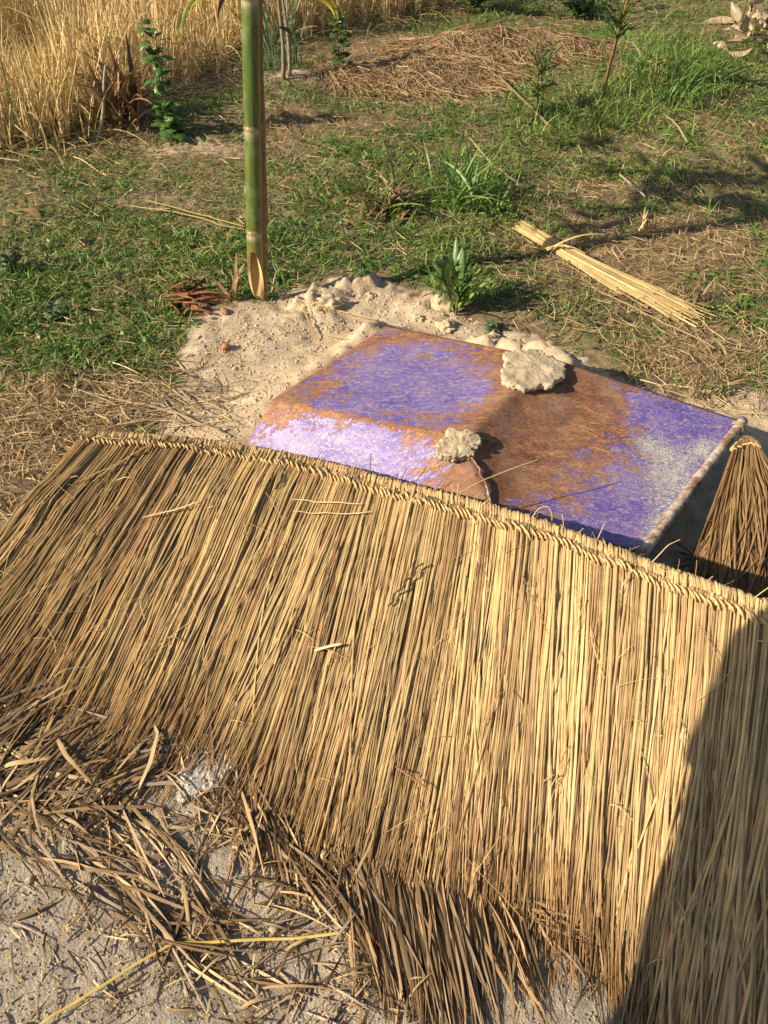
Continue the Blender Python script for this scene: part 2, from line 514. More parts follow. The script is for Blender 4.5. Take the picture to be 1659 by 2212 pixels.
def build_thatch(T, name_label, n_layers, per_m_, n_parts, seed, leftbrown=0., fringe=400, stitch=True, fringe_rng=(0, 1), splay=False):
    th = thing('thatch_panel', name_label, 'thatch panel', tuple(curve_interp(T.r, np.array([.5]))[0] * np.array([1, 1, 0])))
    g = np.random.default_rng(seed)
    per_m = per_m_ * (4. if T.len < .3 else 1.)
    parts = []
    for L in range(n_layers):
        f = L / (n_layers - 1)
        n = int(per_m * T.len * (1.0 if L < n_layers - 1 else .8))
        q1 = 1.07 - .10 * f
        s, qn, P = reed_lines(T, n, q1, .075, -.010 + .018 * f, 12, .010 + .016 * f, seed + L)
        w = g.uniform(.0018, .0046, n)[:, None] * (np.array([1.0] * 8 + [.98, .9, .75, .35]))[None]
        cc = reed_cols(s, qn, g, .62 + .42 * f, leftbrown, q1)
        parts.append(strip_data(P, w, cc, g.normal(0, .35, n), .34))
    # stray reeds lying across
    n = int(40 * T.len)
    s, qn, P = reed_lines(T, n, .85, .15, .012, 12, .06, seed + 50, q0=0.)
    w = np.repeat(g.uniform(.0028, .0055, n)[:, None], 12, 1); w[:, -1] *= .4
    parts.append(strip_data(P, w, reed_cols(s, qn, g, 1., leftbrown, 1.), g.normal(0, .3, n), .34))
    # hair-fine fibres and broken bits caught on the surface
    n = int(90 * T.len); K = 7
    s = g.uniform(0, 1, n); q = g.uniform(.02, .95, n); t = np.linspace(0, 1, K)[None]
    ds = g.normal(0, .05, n)[:, None] * t / T.len; dq = g.uniform(-.02, .16, n)[:, None] * t
    P = T.pos(s[:, None] + ds + g.normal(0, .006, n)[:, None] * np.sin(PI * t) / T.len, q[:, None] + dq, .015 + g.uniform(0, .016, n)[:, None] * np.sin(PI * t))
    parts.append(strip_data(P, g.uniform(.0008, .0024, n)[:, None] * np.ones((1, K)), mixc(BROWN, STRAW_L, g.random(n)), g.normal(0, .3, n), .2))
    # loose ends sticking out of the ridge
    n = int(120 * T.len); s = g.uniform(0, 1, n); b = curve_interp(T.r, s) + np.array([0, 0, .012])
    P = arcs(b, g.uniform(0, 2 * PI, n), g.uniform(-.3, 1.2, n), g.uniform(-.5, 2.5, n), g.uniform(.01, .045, n), K)
    parts.append(strip_data(P, g.uniform(.0008, .0020, n)[:, None] * np.ones((1, K)), mixc(BROWN, STRAW_L, g.random(n)), g.normal(0, .3, n), .2))
    V, F, C = cat(parts)
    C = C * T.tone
    props(link('reed_mass', mesh_np('reed_mass', V, F, C), M_reed, th), kind='stuff')
    # single reeds on top
    s, qn, P = reed_lines(T, n_parts, .93, .07, .0115, 12, .016, seed + 70)
    order = np.argsort(s)
    w = g.uniform(.0028, .0052, n_parts)[:, None] * (np.array([1.0] * 9 + [.95, .8, .35]))[None]
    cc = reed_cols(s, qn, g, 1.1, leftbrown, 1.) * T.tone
    rl = g.normal(0, .3, n_parts)
    for i in order:
        V, F, C = strip_data(P[i:i + 1], w[i:i + 1], cc[i:i + 1], rl[i:i + 1], .36)
        link('reed', mesh_np('reed', V, F, C), M_reed, th)
    # brown frayed ends
    n = fringe
    s = g.uniform(fringe_rng[0], fringe_rng[1], n)
    q0 = g.uniform(.84, 1.0, n); q1 = q0 + g.uniform(.10, .26, n)
    K = 8
    qq = q0[:, None] + (q1 - q0)[:, None] * np.linspace(0, 1, K)[None]
    ss = s[:, None] + (g.normal(0, .055, n)[:, None] * np.linspace(0, 1, K)[None] ** 1.3) / T.len + g.normal(0, .012, n)[:, None] * np.sin(np.linspace(0, 3, K))[None] / T.len
    P = T.pos(ss, qq, g.uniform(-.010, -.001, n)[:, None] * np.ones(K)[None] + g.uniform(0, .012, n)[:, None] * np.sin(np.linspace(0, PI, K))[None])
    w = g.uniform(.0025, .0070, n)[:, None] * lens(K, .15, .6)[None]
    c = mixc(DARK, np.array([.52, .36, .18]), g.random(n) ** 1.1) * T.tone
    props(strips('frayed_end', P, w, c, M_reed, th, g.normal(0, .7, n), .10), kind='stuff')
    if splay: splay_reeds(T, th, g)
    # batten, folded tops over it, stitching
    ss = np.linspace(0, 1, 70); rp = curve_interp(T.r, ss)
    rp[:, 2] += .006
    rp = rp + np.stack([fbm(ss * 20, ss * 0, 1., 2, seed) * .006] * 3, -1)
    tube('batten', rp, .0095, M_reed, th, 8, (.55, .40, .2))
    n = int(T.len / .0030)
    s = np.linspace(0, 1, n) + g.normal(0, .0008, n)
    r = curve_interp(T.r, s); t = T.tip(s)
    tang = norm(curve_interp(T.r, s + .004) - curve_interp(T.r, s - .004))
    dn = t - r; dn[:, 2] = 0; dn = norm(dn)
    a = np.linspace(-.55, 1.25, 9)[None] * PI      # from below-front, over the top, to the back
    a = np.pi * np.linspace(-.12, 1.12, 9)[None] + 0 * s[:, None]
    rad = .0125 + g.normal(0, .0013, n)[:, None] + .0000 * a
    P = r[:, None] + dn[:, None] * (np.cos(a) * rad * 1.25)[..., None] + np.array([0, 0, 1.]) * (np.sin(a) * rad + .004)[..., None]
    P = P + tang[:, None] * (g.normal(.004, .003, n)[:, None] * np.linspace(1, -1, 9)[None])[..., None]
    # front leg runs down to the stitching
    down = T.pos(s, np.full(n, .055), .013 + g.normal(0, .0012, n)); mid = T.pos(s, np.full(n, .03), .014 + g.normal(0, .0012, n))
    P = np.concatenate([down[:, None], mid[:, None], P], 1)
    K = P.shape[1]
    w = np.repeat(g.uniform(.0030, .0056, n)[:, None], K, 1)
    c = mixc(BROWN * 1.2, STRAW_L * 1.02, g.beta(2.5, 1.8, n)) * T.tone
    upv = P - (r[:, None] + np.array([0, 0, -.004])); upv = norm(upv)
    props(strips('folded_top', P, w, c, M_reed, th, g.normal(0, .2, n), .35, upv), kind='stuff')
    if stitch:
        ns = int(T.len / .0125)
        for i in range(ns):
            s = (i + .5) / ns + g.normal(0, .0010)
            ds = .0088 / T.len
            q = np.array([.040, .050, .058, .066]) + g.normal(0, .0035)
            sa = np.array([s - ds, s - ds * .35, s + ds * .35, s + ds]) + g.normal(0, .0006)
            P = T.pos(sa, q, np.array([.015, .0195, .0195, .015]) + g.uniform(-.0015, .0015))
            col = mixc(BROWN * 1.25, STRAW_L, np.array([g.uniform(.35, .95)]))[0]
            tube('stitch', P, [.0016, .0026, .0026, .0016], M_reed, th, 6, col)
    return th

# near panel
RPX = [(190, 938, .055), (350, 948, .07), (530, 970, .09), (700, 1004, .13), (850, 1046, .18), (1000, 1084, .225), (1150, 1128, .265), (1300, 1182, .30), (1450, 1240, .325), (1600, 1290, .345), (1720, 1335, .35), (1880, 1400, .35)]
TPX = [(-190, 1390), (40, 1475), (250, 1545), (450, 1605), (660, 1765), (885, 1880), (1085, 1930), (1265, 2010), (1395, 2110), (1530, 2250), (1650, 2330), (1830, 2390)]
ridge = [spot(u, v, z) for u, v, z in RPX]
for p in ridge: p[2] -= .008
tips = [spot(u, v, .02) for u, v in TPX]
T1 = Thatch(ridge, tips, 101)
build_thatch(T1, 'long straw coloured thatch panel draped across the foreground, stitched along its ridge', 8, 430, 290, 1000, .8, 620, True, (0, 1), True)

# far panel hanging beyond the tray rim at the right
RP2 = [(1583, 976, .20), (1600, 962, .21), (1616, 958, .215), (1632, 968, .215)]
TP2 = [(1470, 1285), (1560, 1330), (1660, 1310), (1760, 1210)]
T2 = Thatch([spot(u, v, z) for u, v, z in RP2], [spot(u, v, .02) for u, v in TP2], 202)
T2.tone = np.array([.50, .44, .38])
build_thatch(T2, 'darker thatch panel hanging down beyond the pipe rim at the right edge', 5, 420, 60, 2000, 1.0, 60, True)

# layer of looser reeds spilling from under the near panel on the right
g = np.random.default_rng(5)

# ------------------------------------------------------------------ metal tray
def tray_mat():
    m, n, l, b = material('rusty_purple_paint')
    tc = n.new('ShaderNodeTexCoord'); O = tc.outputs['Object']
    at = N(n, 'ShaderNodeVertexColor', layer_name='Col')
    sep = n.new('ShaderNodeSeparateColor'); l.new(at.outputs[0], sep.inputs[0])
    mp = N(n, 'ShaderNodeMapping'); mp.inputs['Rotation'].default_value = (0, 0, R(35)); mp.inputs['Scale'].default_value = (1, 2.4, 1.6)
    l.new(O, mp.inputs['Vector'])
    st = N(n, 'ShaderNodeTexNoise', Scale=15., Detail=10., Roughness=.74, Distortion=.8); l.new(mp.outputs[0], st.inputs['Vector'])
    big = N(n, 'ShaderNodeTexNoise', Scale=9., Detail=6., Roughness=.6); l.new(O, big.inputs['Vector'])
    fin = N(n, 'ShaderNodeTexNoise', Scale=210., Detail=5., Roughness=.75); l.new(O, fin.inputs['Vector'])
    rust = ramp(n, [(.36, (.115, .044, .022)), (.46, (.23, .095, .040)), (.54, (.32, .152, .064)), (.64, (.41, .25, .14))]); l.new(st.outputs[0], rust.inputs[0])
    gr_ = N(n, 'ShaderNodeTexNoise', Scale=85., Detail=9., Roughness=.85); l.new(mp.outputs[0], gr_.inputs['Vector'])
    rf = ramp(n, [(.42, (.42, .36, .32)), (.5, (1., .98, .95)), (.58, (1.75, 1.55, 1.3))]); l.new(gr_.outputs[0], rf.inputs[0])
    rustc = mix(n, l, 1., rust.outputs[0], rf.outputs[0], 'MULTIPLY')
    rustc = mix(n, l, big.outputs[0], rustc, mix(n, l, 1., rustc, (.75, .62, .55), 'MULTIPLY'))
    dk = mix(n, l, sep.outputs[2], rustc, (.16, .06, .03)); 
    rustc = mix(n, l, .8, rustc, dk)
    paint = ramp(n, [(.3, (.105, .072, .33)), (.55, (.135, .090, .42)), (.8, (.22, .17, .46))]); l.new(big.outputs[0], paint.inputs[0])
    # rust where the mask says so, broken up by streaky noise
    v = math_(n, l, 'MULTIPLY_ADD', st.outputs[0], 3.6, -1.8)
    v = math_(n, l, 'ADD', v, math_(n, l, 'MULTIPLY_ADD', fin.outputs[0], 1.2, -.6))
    k = math_(n, l, 'ADD', sep.outputs[0], v)
    k = math_(n, l, 'MULTIPLY_ADD', k, 4., -1.5, True)
    c = mix(n, l, k, paint.outputs[0], rustc)
    # thin cream scuffs everywhere
    sc2 = N(n, 'ShaderNodeTexNoise', Scale=48., Detail=10., Roughness=.82, Distortion=1.3); l.new(mp.outputs[0], sc2.inputs['Vector'])
    s = math_(n, l, 'SUBTRACT', sc2.outputs[0], .505); s = math_(n, l, 'MULTIPLY', s, 16., 0, True)
    s = math_(n, l, 'MULTIPLY', s, math_(n, l, 'MULTIPLY_ADD', k, -.62, .78))
    c = mix(n, l, s, c, (.50, .40, .33))
    dust = math_(n, l, 'MULTIPLY_ADD', big.outputs[0], 1.6, -.55, True); c = mix(n, l, math_(n, l, 'MULTIPLY', dust, .45), c, (.44, .35, .28))
    # cement splatter near the rim
    ce = N(n, 'ShaderNodeTexNoise', Scale=40., Detail=9., Roughness=.76, Distortion=4.); l.new(mp.outputs[0], ce.inputs['Vector'])
    w = math_(n, l, 'ADD', sep.outputs[1], math_(n, l, 'MULTIPLY_ADD', ce.outputs[0], 6., -3.0))
    w = math_(n, l, 'MULTIPLY_ADD', w, 7., -3.6, True)
    c = mix(n, l, w, c, mix(n, l, fin.outputs[0], (.46, .44, .35), (.72, .69, .58)))
    l.new(c, b.inputs['Base Color'])
    rr = mix(n, l, k, (.42,) * 3, (.85,) * 3); l.new(rr, b.inputs['Roughness'])
    b.inputs['Specular IOR Level'].default_value = .35
    hh = math_(n, l, 'ADD', math_(n, l, 'MULTIPLY', k, -.35), math_(n, l, 'MULTIPLY', fin.outputs[0], .45))
    hh = math_(n, l, 'ADD', hh, math_(n, l, 'MULTIPLY', w, 1.2))
    bp = N(n, 'ShaderNodeBump', Strength=.55, Distance=.0018); l.new(hh, bp.inputs['Height'])
    b2 = N(n, 'ShaderNodeBump', Strength=.35, Distance=.02); l.new(big.outputs[0], b2.inputs['Height']); l.new(bp.outputs[0], b2.inputs['Normal'])
    l.new(b2.outputs[0], b.inputs['Normal'])
    return m
M_tray = tray_mat()

def gauss_px(P, u, v, ru, rv, ang=0):
    c = spot(u, v, .15)[:2]
    dx = P[..., 0] - c[0]; dy = P[..., 1] - c[1]
    ca, sa = math.cos(R(ang)), math.sin(R(ang))
    return np.exp(-(((dx * ca + dy * sa) / ru) ** 2 + ((-dx * sa + dy * ca) / rv) ** 2))

tray = thing('upturned_metal_tray', 'rusty purple painted steel mortar tray lying upside down in the sand behind the thatch', 'metal tray', (.2, 1.95, 0))
def patch(a, b, c, d, n=56, m=56):
    """Bilinear patch; edges a-b and d-c run along u."""
    u, v = np.meshgrid(np.linspace(0, 1, n), np.linspace(0, 1, m))
    u = u[..., None]; v = v[..., None]
    a, b, c, d = (np.array(p) for p in (a, b, c, d))
    P = (a * (1 - u) + b * u) * (1 - v) + (d * (1 - u) + c * u) * v
    i = np.arange(n * m).reshape(m, n)
    F = np.stack([i[:-1, :-1], i[:-1, 1:], i[1:, 1:], i[1:, :-1]], -1).reshape(-1, 4)
    return P.reshape(-1, 3), F
TL = TA + Vector((-.09, .06, -.13)); TF = TD + Vector((.02, .11, -.08)); TGf = TG + Vector((0, 0, 0))
faces = [patch(TB, TC, TD, TA), patch(TE, TK, TC, TB), patch(TL, TE, TB, TA), patch(TC, TH, TG, TD), patch(TA, TD, TF, TL, 56, 20)]
near = np.stack([np.interp(np.linspace(0, 1, 56), [0, .30, 1], [TC[i], TK[i], TH[i]]) for i in range(3)], -1)
far = np.stack([np.interp(np.linspace(0, 1, 56), [0, 1], [TD[i], TG[i]]) for i in range(3)], -1)
vq = np.linspace(0, 1, 56)[:, None, None]
faces[3] = ((near[None] * (1 - vq) + far[None] * vq).reshape(-1, 3), faces[3][1])
uu_ = np.tile(np.linspace(0, 1, 56), 56)
vv_ = np.repeat(np.linspace(0, 1, 56), 56)
faces[3][0][:, 2] -= .007 * np.sin(PI * uu_ ** .55) * np.clip(np.sin(PI * vv_), 0, 1) ** .6 + .010 * fbm(uu_ * 3, vv_ * 3, 1., 2, 4) * np.sin(PI * uu_) * np.sin(PI * vv_)      # the long end dips just past the fold
faces[0][0][:, 2] -= .006 * np.sin(PI * uu_) * np.sin(PI * vv_)
Vs, Fs, n0 = [], [], 0
for V, F in faces:
    Vs.append(V); Fs.append(F + n0); n0 += len(V)
V = np.concatenate(Vs); F = np.concatenate(Fs)
me = mesh_np('tray_body', V, F)
bm = bmesh.new(); bm.from_mesh(me)
bmesh.ops.remove_doubles(bm, verts=bm.verts, dist=.004)
for _ in range(1):
    bmesh.ops.smooth_vert(bm, verts=[v for v in bm.verts if not v.is_boundary], factor=.5, use_axis_x=True, use_axis_y=True, use_axis_z=True)
bmesh.ops.recalc_face_normals(bm, faces=bm.faces)
for v in bm.verts:
    if not v.is_boundary:
        v.co.z += float(fbm(v.co.x, v.co.y, .16, 3, 66)) * .004
for f in bm.faces: f.smooth = True
bm.to_mesh(me); bm.free()
co = np.empty(len(me.vertices) * 3, np.float32); me.vertices.foreach_get('co', co); P = co.reshape(-1, 3)
rust = np.full(len(P), .40)
for (u, v, ru, rv, an, a) in (
        (1180, 830, .20, .13, -30, .75), (1030, 1040, .20, .07, 20, .75), (1220, 900, .16, .15, 50, .6), (950, 980, .16, .06, -10, .45), (1100, 1000, .15, .12, 60, .45),
        (660, 850, .12, .04, 35, .30), (700, 790, .05, .20, -38, .32), (950, 730, .25, .04, -15, .40), (820, 730, .1, .03, 0, .3), (1100, 760, .1, .05, 0, .45),
        (700, 905, .30, .018, -16, .15), (890, 920, .10, .03, -10, .35), (1110, 870, .04, .16, -35, .35), (1320, 900, .16, .10, -30, .25), (1060, 920, .12, .04, 50, .3),
        (880, 850, .17, .14, 0, -.42), (960, 880, .13, .1, 0, -.3), (690, 960, .27, .075, -18, -1.15), (560, 940, .1, .07, 0, -.6), (1500, 930, .15, .10, -20, -.85), (1420, 1080, .15, .09, 30, -.6), (1350, 1170, .2, .07, 30, -.6),
        (780, 800, .16, .12, 0, -.12), (1380, 900, .1, .08, 0, -.3), (1560, 915, .05, .03, 0, .35)):
    rust += a * gauss_px(P, u, v, ru, rv, an)
for (p_, q_, a_, r_) in ((TB, TC, .55, .010), (TC, TD, .45, .012), (TA, TB, .5, .012), (TC, TK, .6, .012), (TA, TD, .4, .012), (TD, TG, .45, .010)):
    rust += a_ * np.exp(-(seg_dist(P[:, 0], P[:, 1], p_, q_)[0] / r_) ** 2)
cem = np.full(len(P), -.55)
for (u, v, ru, rv, an, a) in ((1455, 1005, .17, .095, 55, 1.36), (1390, 950, .06, .05, 0, .95), (1430, 1120, .10, .05, 55, 1.1), (1530, 950, .06, .035, 50, .9), (900, 850, .17, .12, 0, .66), (690, 960, .28, .06, -18, .32)):
    cem += a * gauss_px(P, u, v, ru, rv, an)
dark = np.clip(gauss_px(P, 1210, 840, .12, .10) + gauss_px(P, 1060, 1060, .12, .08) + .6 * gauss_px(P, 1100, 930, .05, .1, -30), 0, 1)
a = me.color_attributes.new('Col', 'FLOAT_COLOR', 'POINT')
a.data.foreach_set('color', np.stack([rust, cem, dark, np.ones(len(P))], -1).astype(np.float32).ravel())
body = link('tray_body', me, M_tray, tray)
md = body.modifiers.new('sheet', 'SOLIDIFY'); md.thickness = .004; md.offset = -1

def pipe_mat():
    m, n, l, b = material('rusty_pipe')
    tc = n.new('ShaderNodeTexCoord'); O = tc.outputs['Object']
    st = N(n, 'ShaderNodeTexNoise', Scale=24., Detail=10., Roughness=.8); l.new(O, st.inputs['Vector'])
    f = N(n, 'ShaderNodeTexNoise', Scale=200., Detail=4.); l.new(O, f.inputs['Vector'])
    r = ramp(n, [(.36, (.16, .07, .045)), (.46, (.27, .15, .10)), (.52, (.42, .33, .26)), (.62, (.62, .58, .50))]); l.new(st.outputs[0], r.inputs[0])
    l.new(r.outputs[0], b.inputs['Base Color']); b.inputs['Roughness'].default_value = .85
    bp = N(n, 'ShaderNodeBump', Strength=.7, Distance=.003); l.new(math_(n, l, 'ADD', st.outputs[0], math_(n, l, 'MULTIPLY', f.outputs[0], .4)), bp.inputs['Height']); l.new(bp.outputs[0], b.inputs['Normal'])
    return m
M_pipe = pipe_mat()
ga = np.array(TG + (TG - TH).normalized() * .012); ha = np.array(TH - (TG - TH).normalized() * .10)
ts = np.linspace(0, 1, 40)[:, None]
pp = ga * (1 - ts) + ha * ts; pp[:, 2] -= .006; pp = pp + norm(np.array([[.56, -.35, 0.]])) * .006
pp[:, 2] += np.sin(ts[:, 0] * PI) * .004
tube('rim_pipe', pp, .0135 + .0004 * np.sin(np.arange(40) * 1.7), M_pipe, tray, 20)
# wire wound round the far corner of the rim
c0 = pp[2]; tdir = norm(pp[4] - pp[2])
sd = norm(np.cross(tdir, [0, 0, 1.])); uu = np.cross(sd, tdir)
aa = np.linspace(0, 5 * PI, 50)
tube('tie_wire', c0 + tdir * (aa[:, None] / 5 / PI * .012) + .0185 * (np.cos(aa)[:, None] * sd + np.sin(aa)[:, None] * uu), .0016, M_reed, tray, 5, (.35, .25, .13))
# thin raised weld lines on the sheet
def on_tray_line(pts, n=30):
    pts = np.array([tuple(p) for p in pts]); t = np.linspace(0, len(pts) - 1, n)
    return np.stack([np.interp(t, np.arange(len(pts)), pts[:, i]) for i in range(3)], -1)
ln = on_tray_line([TC + (TK - TC) * .12, TC + (TK - TC) * .5 + Vector((.012, 0, 0)), TK])
ln[:, 2] += .003; ln[:, 0] += fbm(ln[:, 1], ln[:, 0], .02, 3, 9) * .01
tube('weld_seam', ln, .0028, M_pipe, tray, 6)

# ------------------------------------------------------------------ irregular lumps
def lump(name, centre, size, mat, label=None, catg=None, seed=0, rot=0, amp=.55, f=3.0, sub=4, parent=None, tilt=(0, 0), flat_bottom=True, group=None):
    bm = bmesh.new(); bmesh.ops.create_icosphere(bm, subdivisions=sub, radius=1)
    from mathutils import noise as mn
    so = Vector((seed * 3.1, seed * 1.7, seed * .9))
    for v in bm.verts:
        d = v.co.normalized()
        k = 1 + amp * (mn.fractal(d * f * .5 + so, 1, 2, 5) ) + amp * .25 * mn.noise(d * f * 3 + so)
        v.co = d * max(.3, k)
        if flat_bottom and v.co.z < -.2: v.co.z = -.2 + (v.co.z + .2) * .15
    M = Matrix.Translation(Vector(centre)) @ Matrix.Rotation(tilt[0], 4, 'X') @ Matrix.Rotation(tilt[1], 4, 'Y') @ Matrix.Rotation(rot, 4, 'Z') @ Matrix.Diagonal((*size, 1))
    loc = Vector(centre)
    bm.transform(Matrix.Translation(-loc) @ M)
    for fc in bm.faces: fc.smooth = True
    me = bpy.data.meshes.new(name); bm.to_mesh(me); bm.free(); me.materials.append(mat)
    o = bpy.data.objects.new(name, me); COL.objects.link(o); o.location = loc
    return props(o, label, catg, group)

def mudcake(centre, rx, ry, h, rot, seed, label, tilt=(0, 0), rag=.30, mat=M_mud, name='mud_clump', catg='mud'):
    """Flat trowelled cake with a ragged edge and a steep broken rim."""
    nr, na = 26, 120
    th = np.linspace(0, 2 * PI, na, endpoint=False)
    edge = 1 + rag * fbm(np.cos(th) * 1.2, np.sin(th) * 1.2, 1.0, 7, seed, .66)
    rr = np.r_[np.linspace(0, 1, nr - 5), [1.02, 1.03, 1.03, 1.0, .96]]
    hh = np.r_[1 - .25 * np.linspace(0, 1, nr - 5) ** 4, [.5, .1, -.3, -.8, -1.4]]
    Rr = rr[:, None] * edge[None]
    x = Rr * np.cos(th) * rx; y = Rr * np.sin(th) * ry
    z = hh[:, None] * h * (1 + 0 * Rr) + (fbm(x, y, .035, 6, seed + 3, .62) * h * .62) * smooth(-.4, .6, hh)[:, None]
    x = x + fbm(x + z * 3, y, .012, 3, seed + 8) * .008 * (rr[:, None] > .85); y = y + fbm(x, y + z * 3, .012, 3, seed + 9) * .008 * (rr[:, None] > .85)
    i = np.arange(nr * na).reshape(nr, na)
    F = np.stack([i[:-1], np.roll(i, -1, 1)[:-1], np.roll(i, -1, 1)[1:], i[1:]], -1).reshape(-1, 4)[:, ::-1]
    V = np.stack([x, y, z], -1).reshape(-1, 3)
    Rm = np.array((Matrix.Rotation(tilt[0], 3, 'X') @ Matrix.Rotation(tilt[1], 3, 'Y') @ Matrix.Rotation(rot, 3, 'Z')))
    V = V @ Rm.T
    me = mesh_np(name, V, F); me.materials.append(mat)
    o = bpy.data.objects.new(name, me); COL.objects.link(o); o.location = centre
    return props(o, label, catg)

mudcake(spot(1150, 797, .224), .092, .072, .009, .6, 5, 'large pale dried mud cake on the far fold of the purple tray', (0, R(3)), .48)
mudcake(spot(990, 964, .208), 0.064, .044, .010, .2, 9, 'small round dried mud lump on the near fold of the purple tray', (R(18), R(4)), .46)
mudcake(gspot(440, 1665), 0.085, .06, .008, .9, 13, 'crumbly white ash lump on the sand below the fringe of the thatch', (0, 0), .7, M_ash, 'ash_lump', 'ash')
mudcake(gspot(462, 1648, .0), 0.045, .035, .008, 0, 17, 'smaller white ash crumb touching the thatch fringe', (0, 0), .7, M_ash, 'ash_lump', 'ash')

# clods by the bamboo foot and along the far side of the tray
clod_lab = ['largest pale earth clod on the heap right of the bamboo foot', 'rough earth clod at the right end of the heap by the bamboo', 'low earth clod nearest to the bamboo foot', 'earth clod lying behind the far edge of the purple tray',
            'crumbling earth clod below the broad leaved plant', 'earth clod between the broad leaved plant and the large mud cake', 'cracked earth clod just beyond the large mud cake', 'small clod beyond the tray, halfway to its far corner']
for i, (u, v, s) in enumerate([(712, 655, .055), (795, 632, .05), (660, 668, .035), (905, 690, .035), (965, 705, .045), (1060, 735, .045), (1240, 785, .03), (1290, 800, .022)]):
    p = gspot(u, v)
    lump('earth_clod', (p[0], p[1], p[2] + s * .02), (s * .75, s * .55, s * .36), M_mud, clod_lab[i], 'earth clod', 30 + i, i * 1.3, .6, 3.2, 4)
def crumbs(name, n, sampler, smin, smax, mat, label, col=None):
    g = np.random.default_rng(len(name) * 7 + n)
    p = sampler(g, n)
    ico = np.array([[0, 0, 1], [.94, 0, -.1], [-.4, .8, .1], [-.45, -.75, .0], [.3, .5, .75], [.3, -.6, .65]])
    base = np.array([[0, 0, .9], [.9, 0, .1], [.2, .85, .0], [-.8, .45, .15], [-.7, -.6, -.05], [.35, -.85, .1], [0, 0, -.7]])
    Fb = np.array([[0, 1, 2], [0, 2, 3], [0, 3, 4], [0, 4, 5], [0, 5, 1], [6, 2, 1], [6, 3, 2], [6, 4, 3], [6, 5, 4], [6, 1, 5]])
    s = smin + (smax - smin) * g.random(n) ** 4
    V = base[None] * (1 + g.normal(0, .18, (n, 7, 3)))
    a = g.uniform(0, 2 * PI, n); c, s_ = np.cos(a)[:, None], np.sin(a)[:, None]
    V = np.stack([V[..., 0] * c - V[..., 1] * s_, V[..., 0] * s_ + V[..., 1] * c, V[..., 2] * .7], -1) * s[:, None, None] + p[:, None]
    F = (Fb[None] + np.arange(n)[:, None, None] * 7).reshape(-1, 3)
    o = link(name, mesh_np(name, V, F, None, False), mat)
    return props(o, label, 'soil', kind='stuff')
def samp_poly(px, lift=.001):
    us = [p[0] for p in px]; vs = [p[1] for p in px]
    def f(g, n):
        out = []
        c = 0
        while c < n:
            u = g.uniform(min(us), max(us), n * 2); v = g.uniform(min(vs), max(vs), n * 2)
            k = poly_sd(u, v, px) > 0
            out.append(np.stack([u[k], v[k]], -1)); c += k.sum()
        q = np.concatenate(out)[:n]
        p = gspot(q[:, 0], q[:, 1]); p[:, 2] += lift
        return p
    return f
FGP = [(-250, 1430), (0, 1480), (300, 1560), (520, 1650), (750, 1800), (1000, 1880), (1250, 1950), (1400, 2080), (1500, 2350), (-300, 2350)]
crumbs('soil_crumbs', 13000, samp_poly(FGP), .0006, .0032, M_crumb, 'loose grit and soil crumbs on the foreground ground')
crumbs('ash_crumbs', 900, samp_poly([(385, 1690), (400, 1640), (440, 1590), (500, 1600), (515, 1660), (470, 1690), (430, 1720), (395, 1715)], .004), .002, .012, M_ash, 'white ash crumbs around the ash lump')
SDP = [(430, 700), (560, 655), (730, 615), (840, 625), (1130, 730), (1300, 800), (1000, 760), (830, 700), (590, 860), (520, 960), (330, 960), (350, 880), (420, 830)]
crumbs('sand_crumbs', 3500, samp_poly(SDP), .001, .008, M_mud, 'pale sand crumbs around the purple tray')

# ------------------------------------------------------------------ litter of blades
def litter(px, n, ang, spread, L, W, cols, g, K=7, bend=.28, lift=.006, arch_z=.012):
    us = [p[0] for p in px]; vs = [p[1] for p in px]
    out = []; c = 0
    while c < n:
        u = g.uniform(min(us), max(us), n * 3); v = g.uniform(min(vs), max(vs), n * 3)
        k = poly_sd(u, v, px) > 0
        out.append(np.stack([u[k], v[k]], -1)); c += k.sum()
    q = np.concatenate(out)[:n]
    b = gspot(q[:, 0], q[:, 1])
    az = R(ang) + g.normal(0, R(spread), n)
    ln = g.uniform(L[0], L[1], n)
    b = b - np.stack([np.cos(az), np.sin(az), 0 * az], -1) * ln[:, None] * .5
    P = arcs(b, az - 0, 0 * az, 0 * az, ln, K, g.normal(0, bend, n))
    z = terrain(P[..., 0], P[..., 1])
    # stiff pieces bridge the bumps: straight line above the ground they span
    t = np.linspace(0, 1, K)[None]
    zl = z[:, :1] * (1 - t) + z[:, -1:] * t
    P[..., 2] = np.maximum(z, zl) + lift * g.random(n)[:, None] + .0015 + arch_z * g.random(n)[:, None] ** 3 * np.sin(t * PI)
    w = g.uniform(W[0], W[1], n)[:, None] * lens(K, .2, .7, .3)[None]
    t = g.random(n)
    i = np.minimum((t * len(cols)).astype(int), len(cols) - 1)
    c = np.array(cols)[i] * g.uniform(.75, 1.2, n)[:, None]
    return strip_data(P, w, c, g.normal(0, .6, n)[:, None] + g.normal(0, .8, n)[:, None] * np.linspace(0, 1, K)[None], .10)

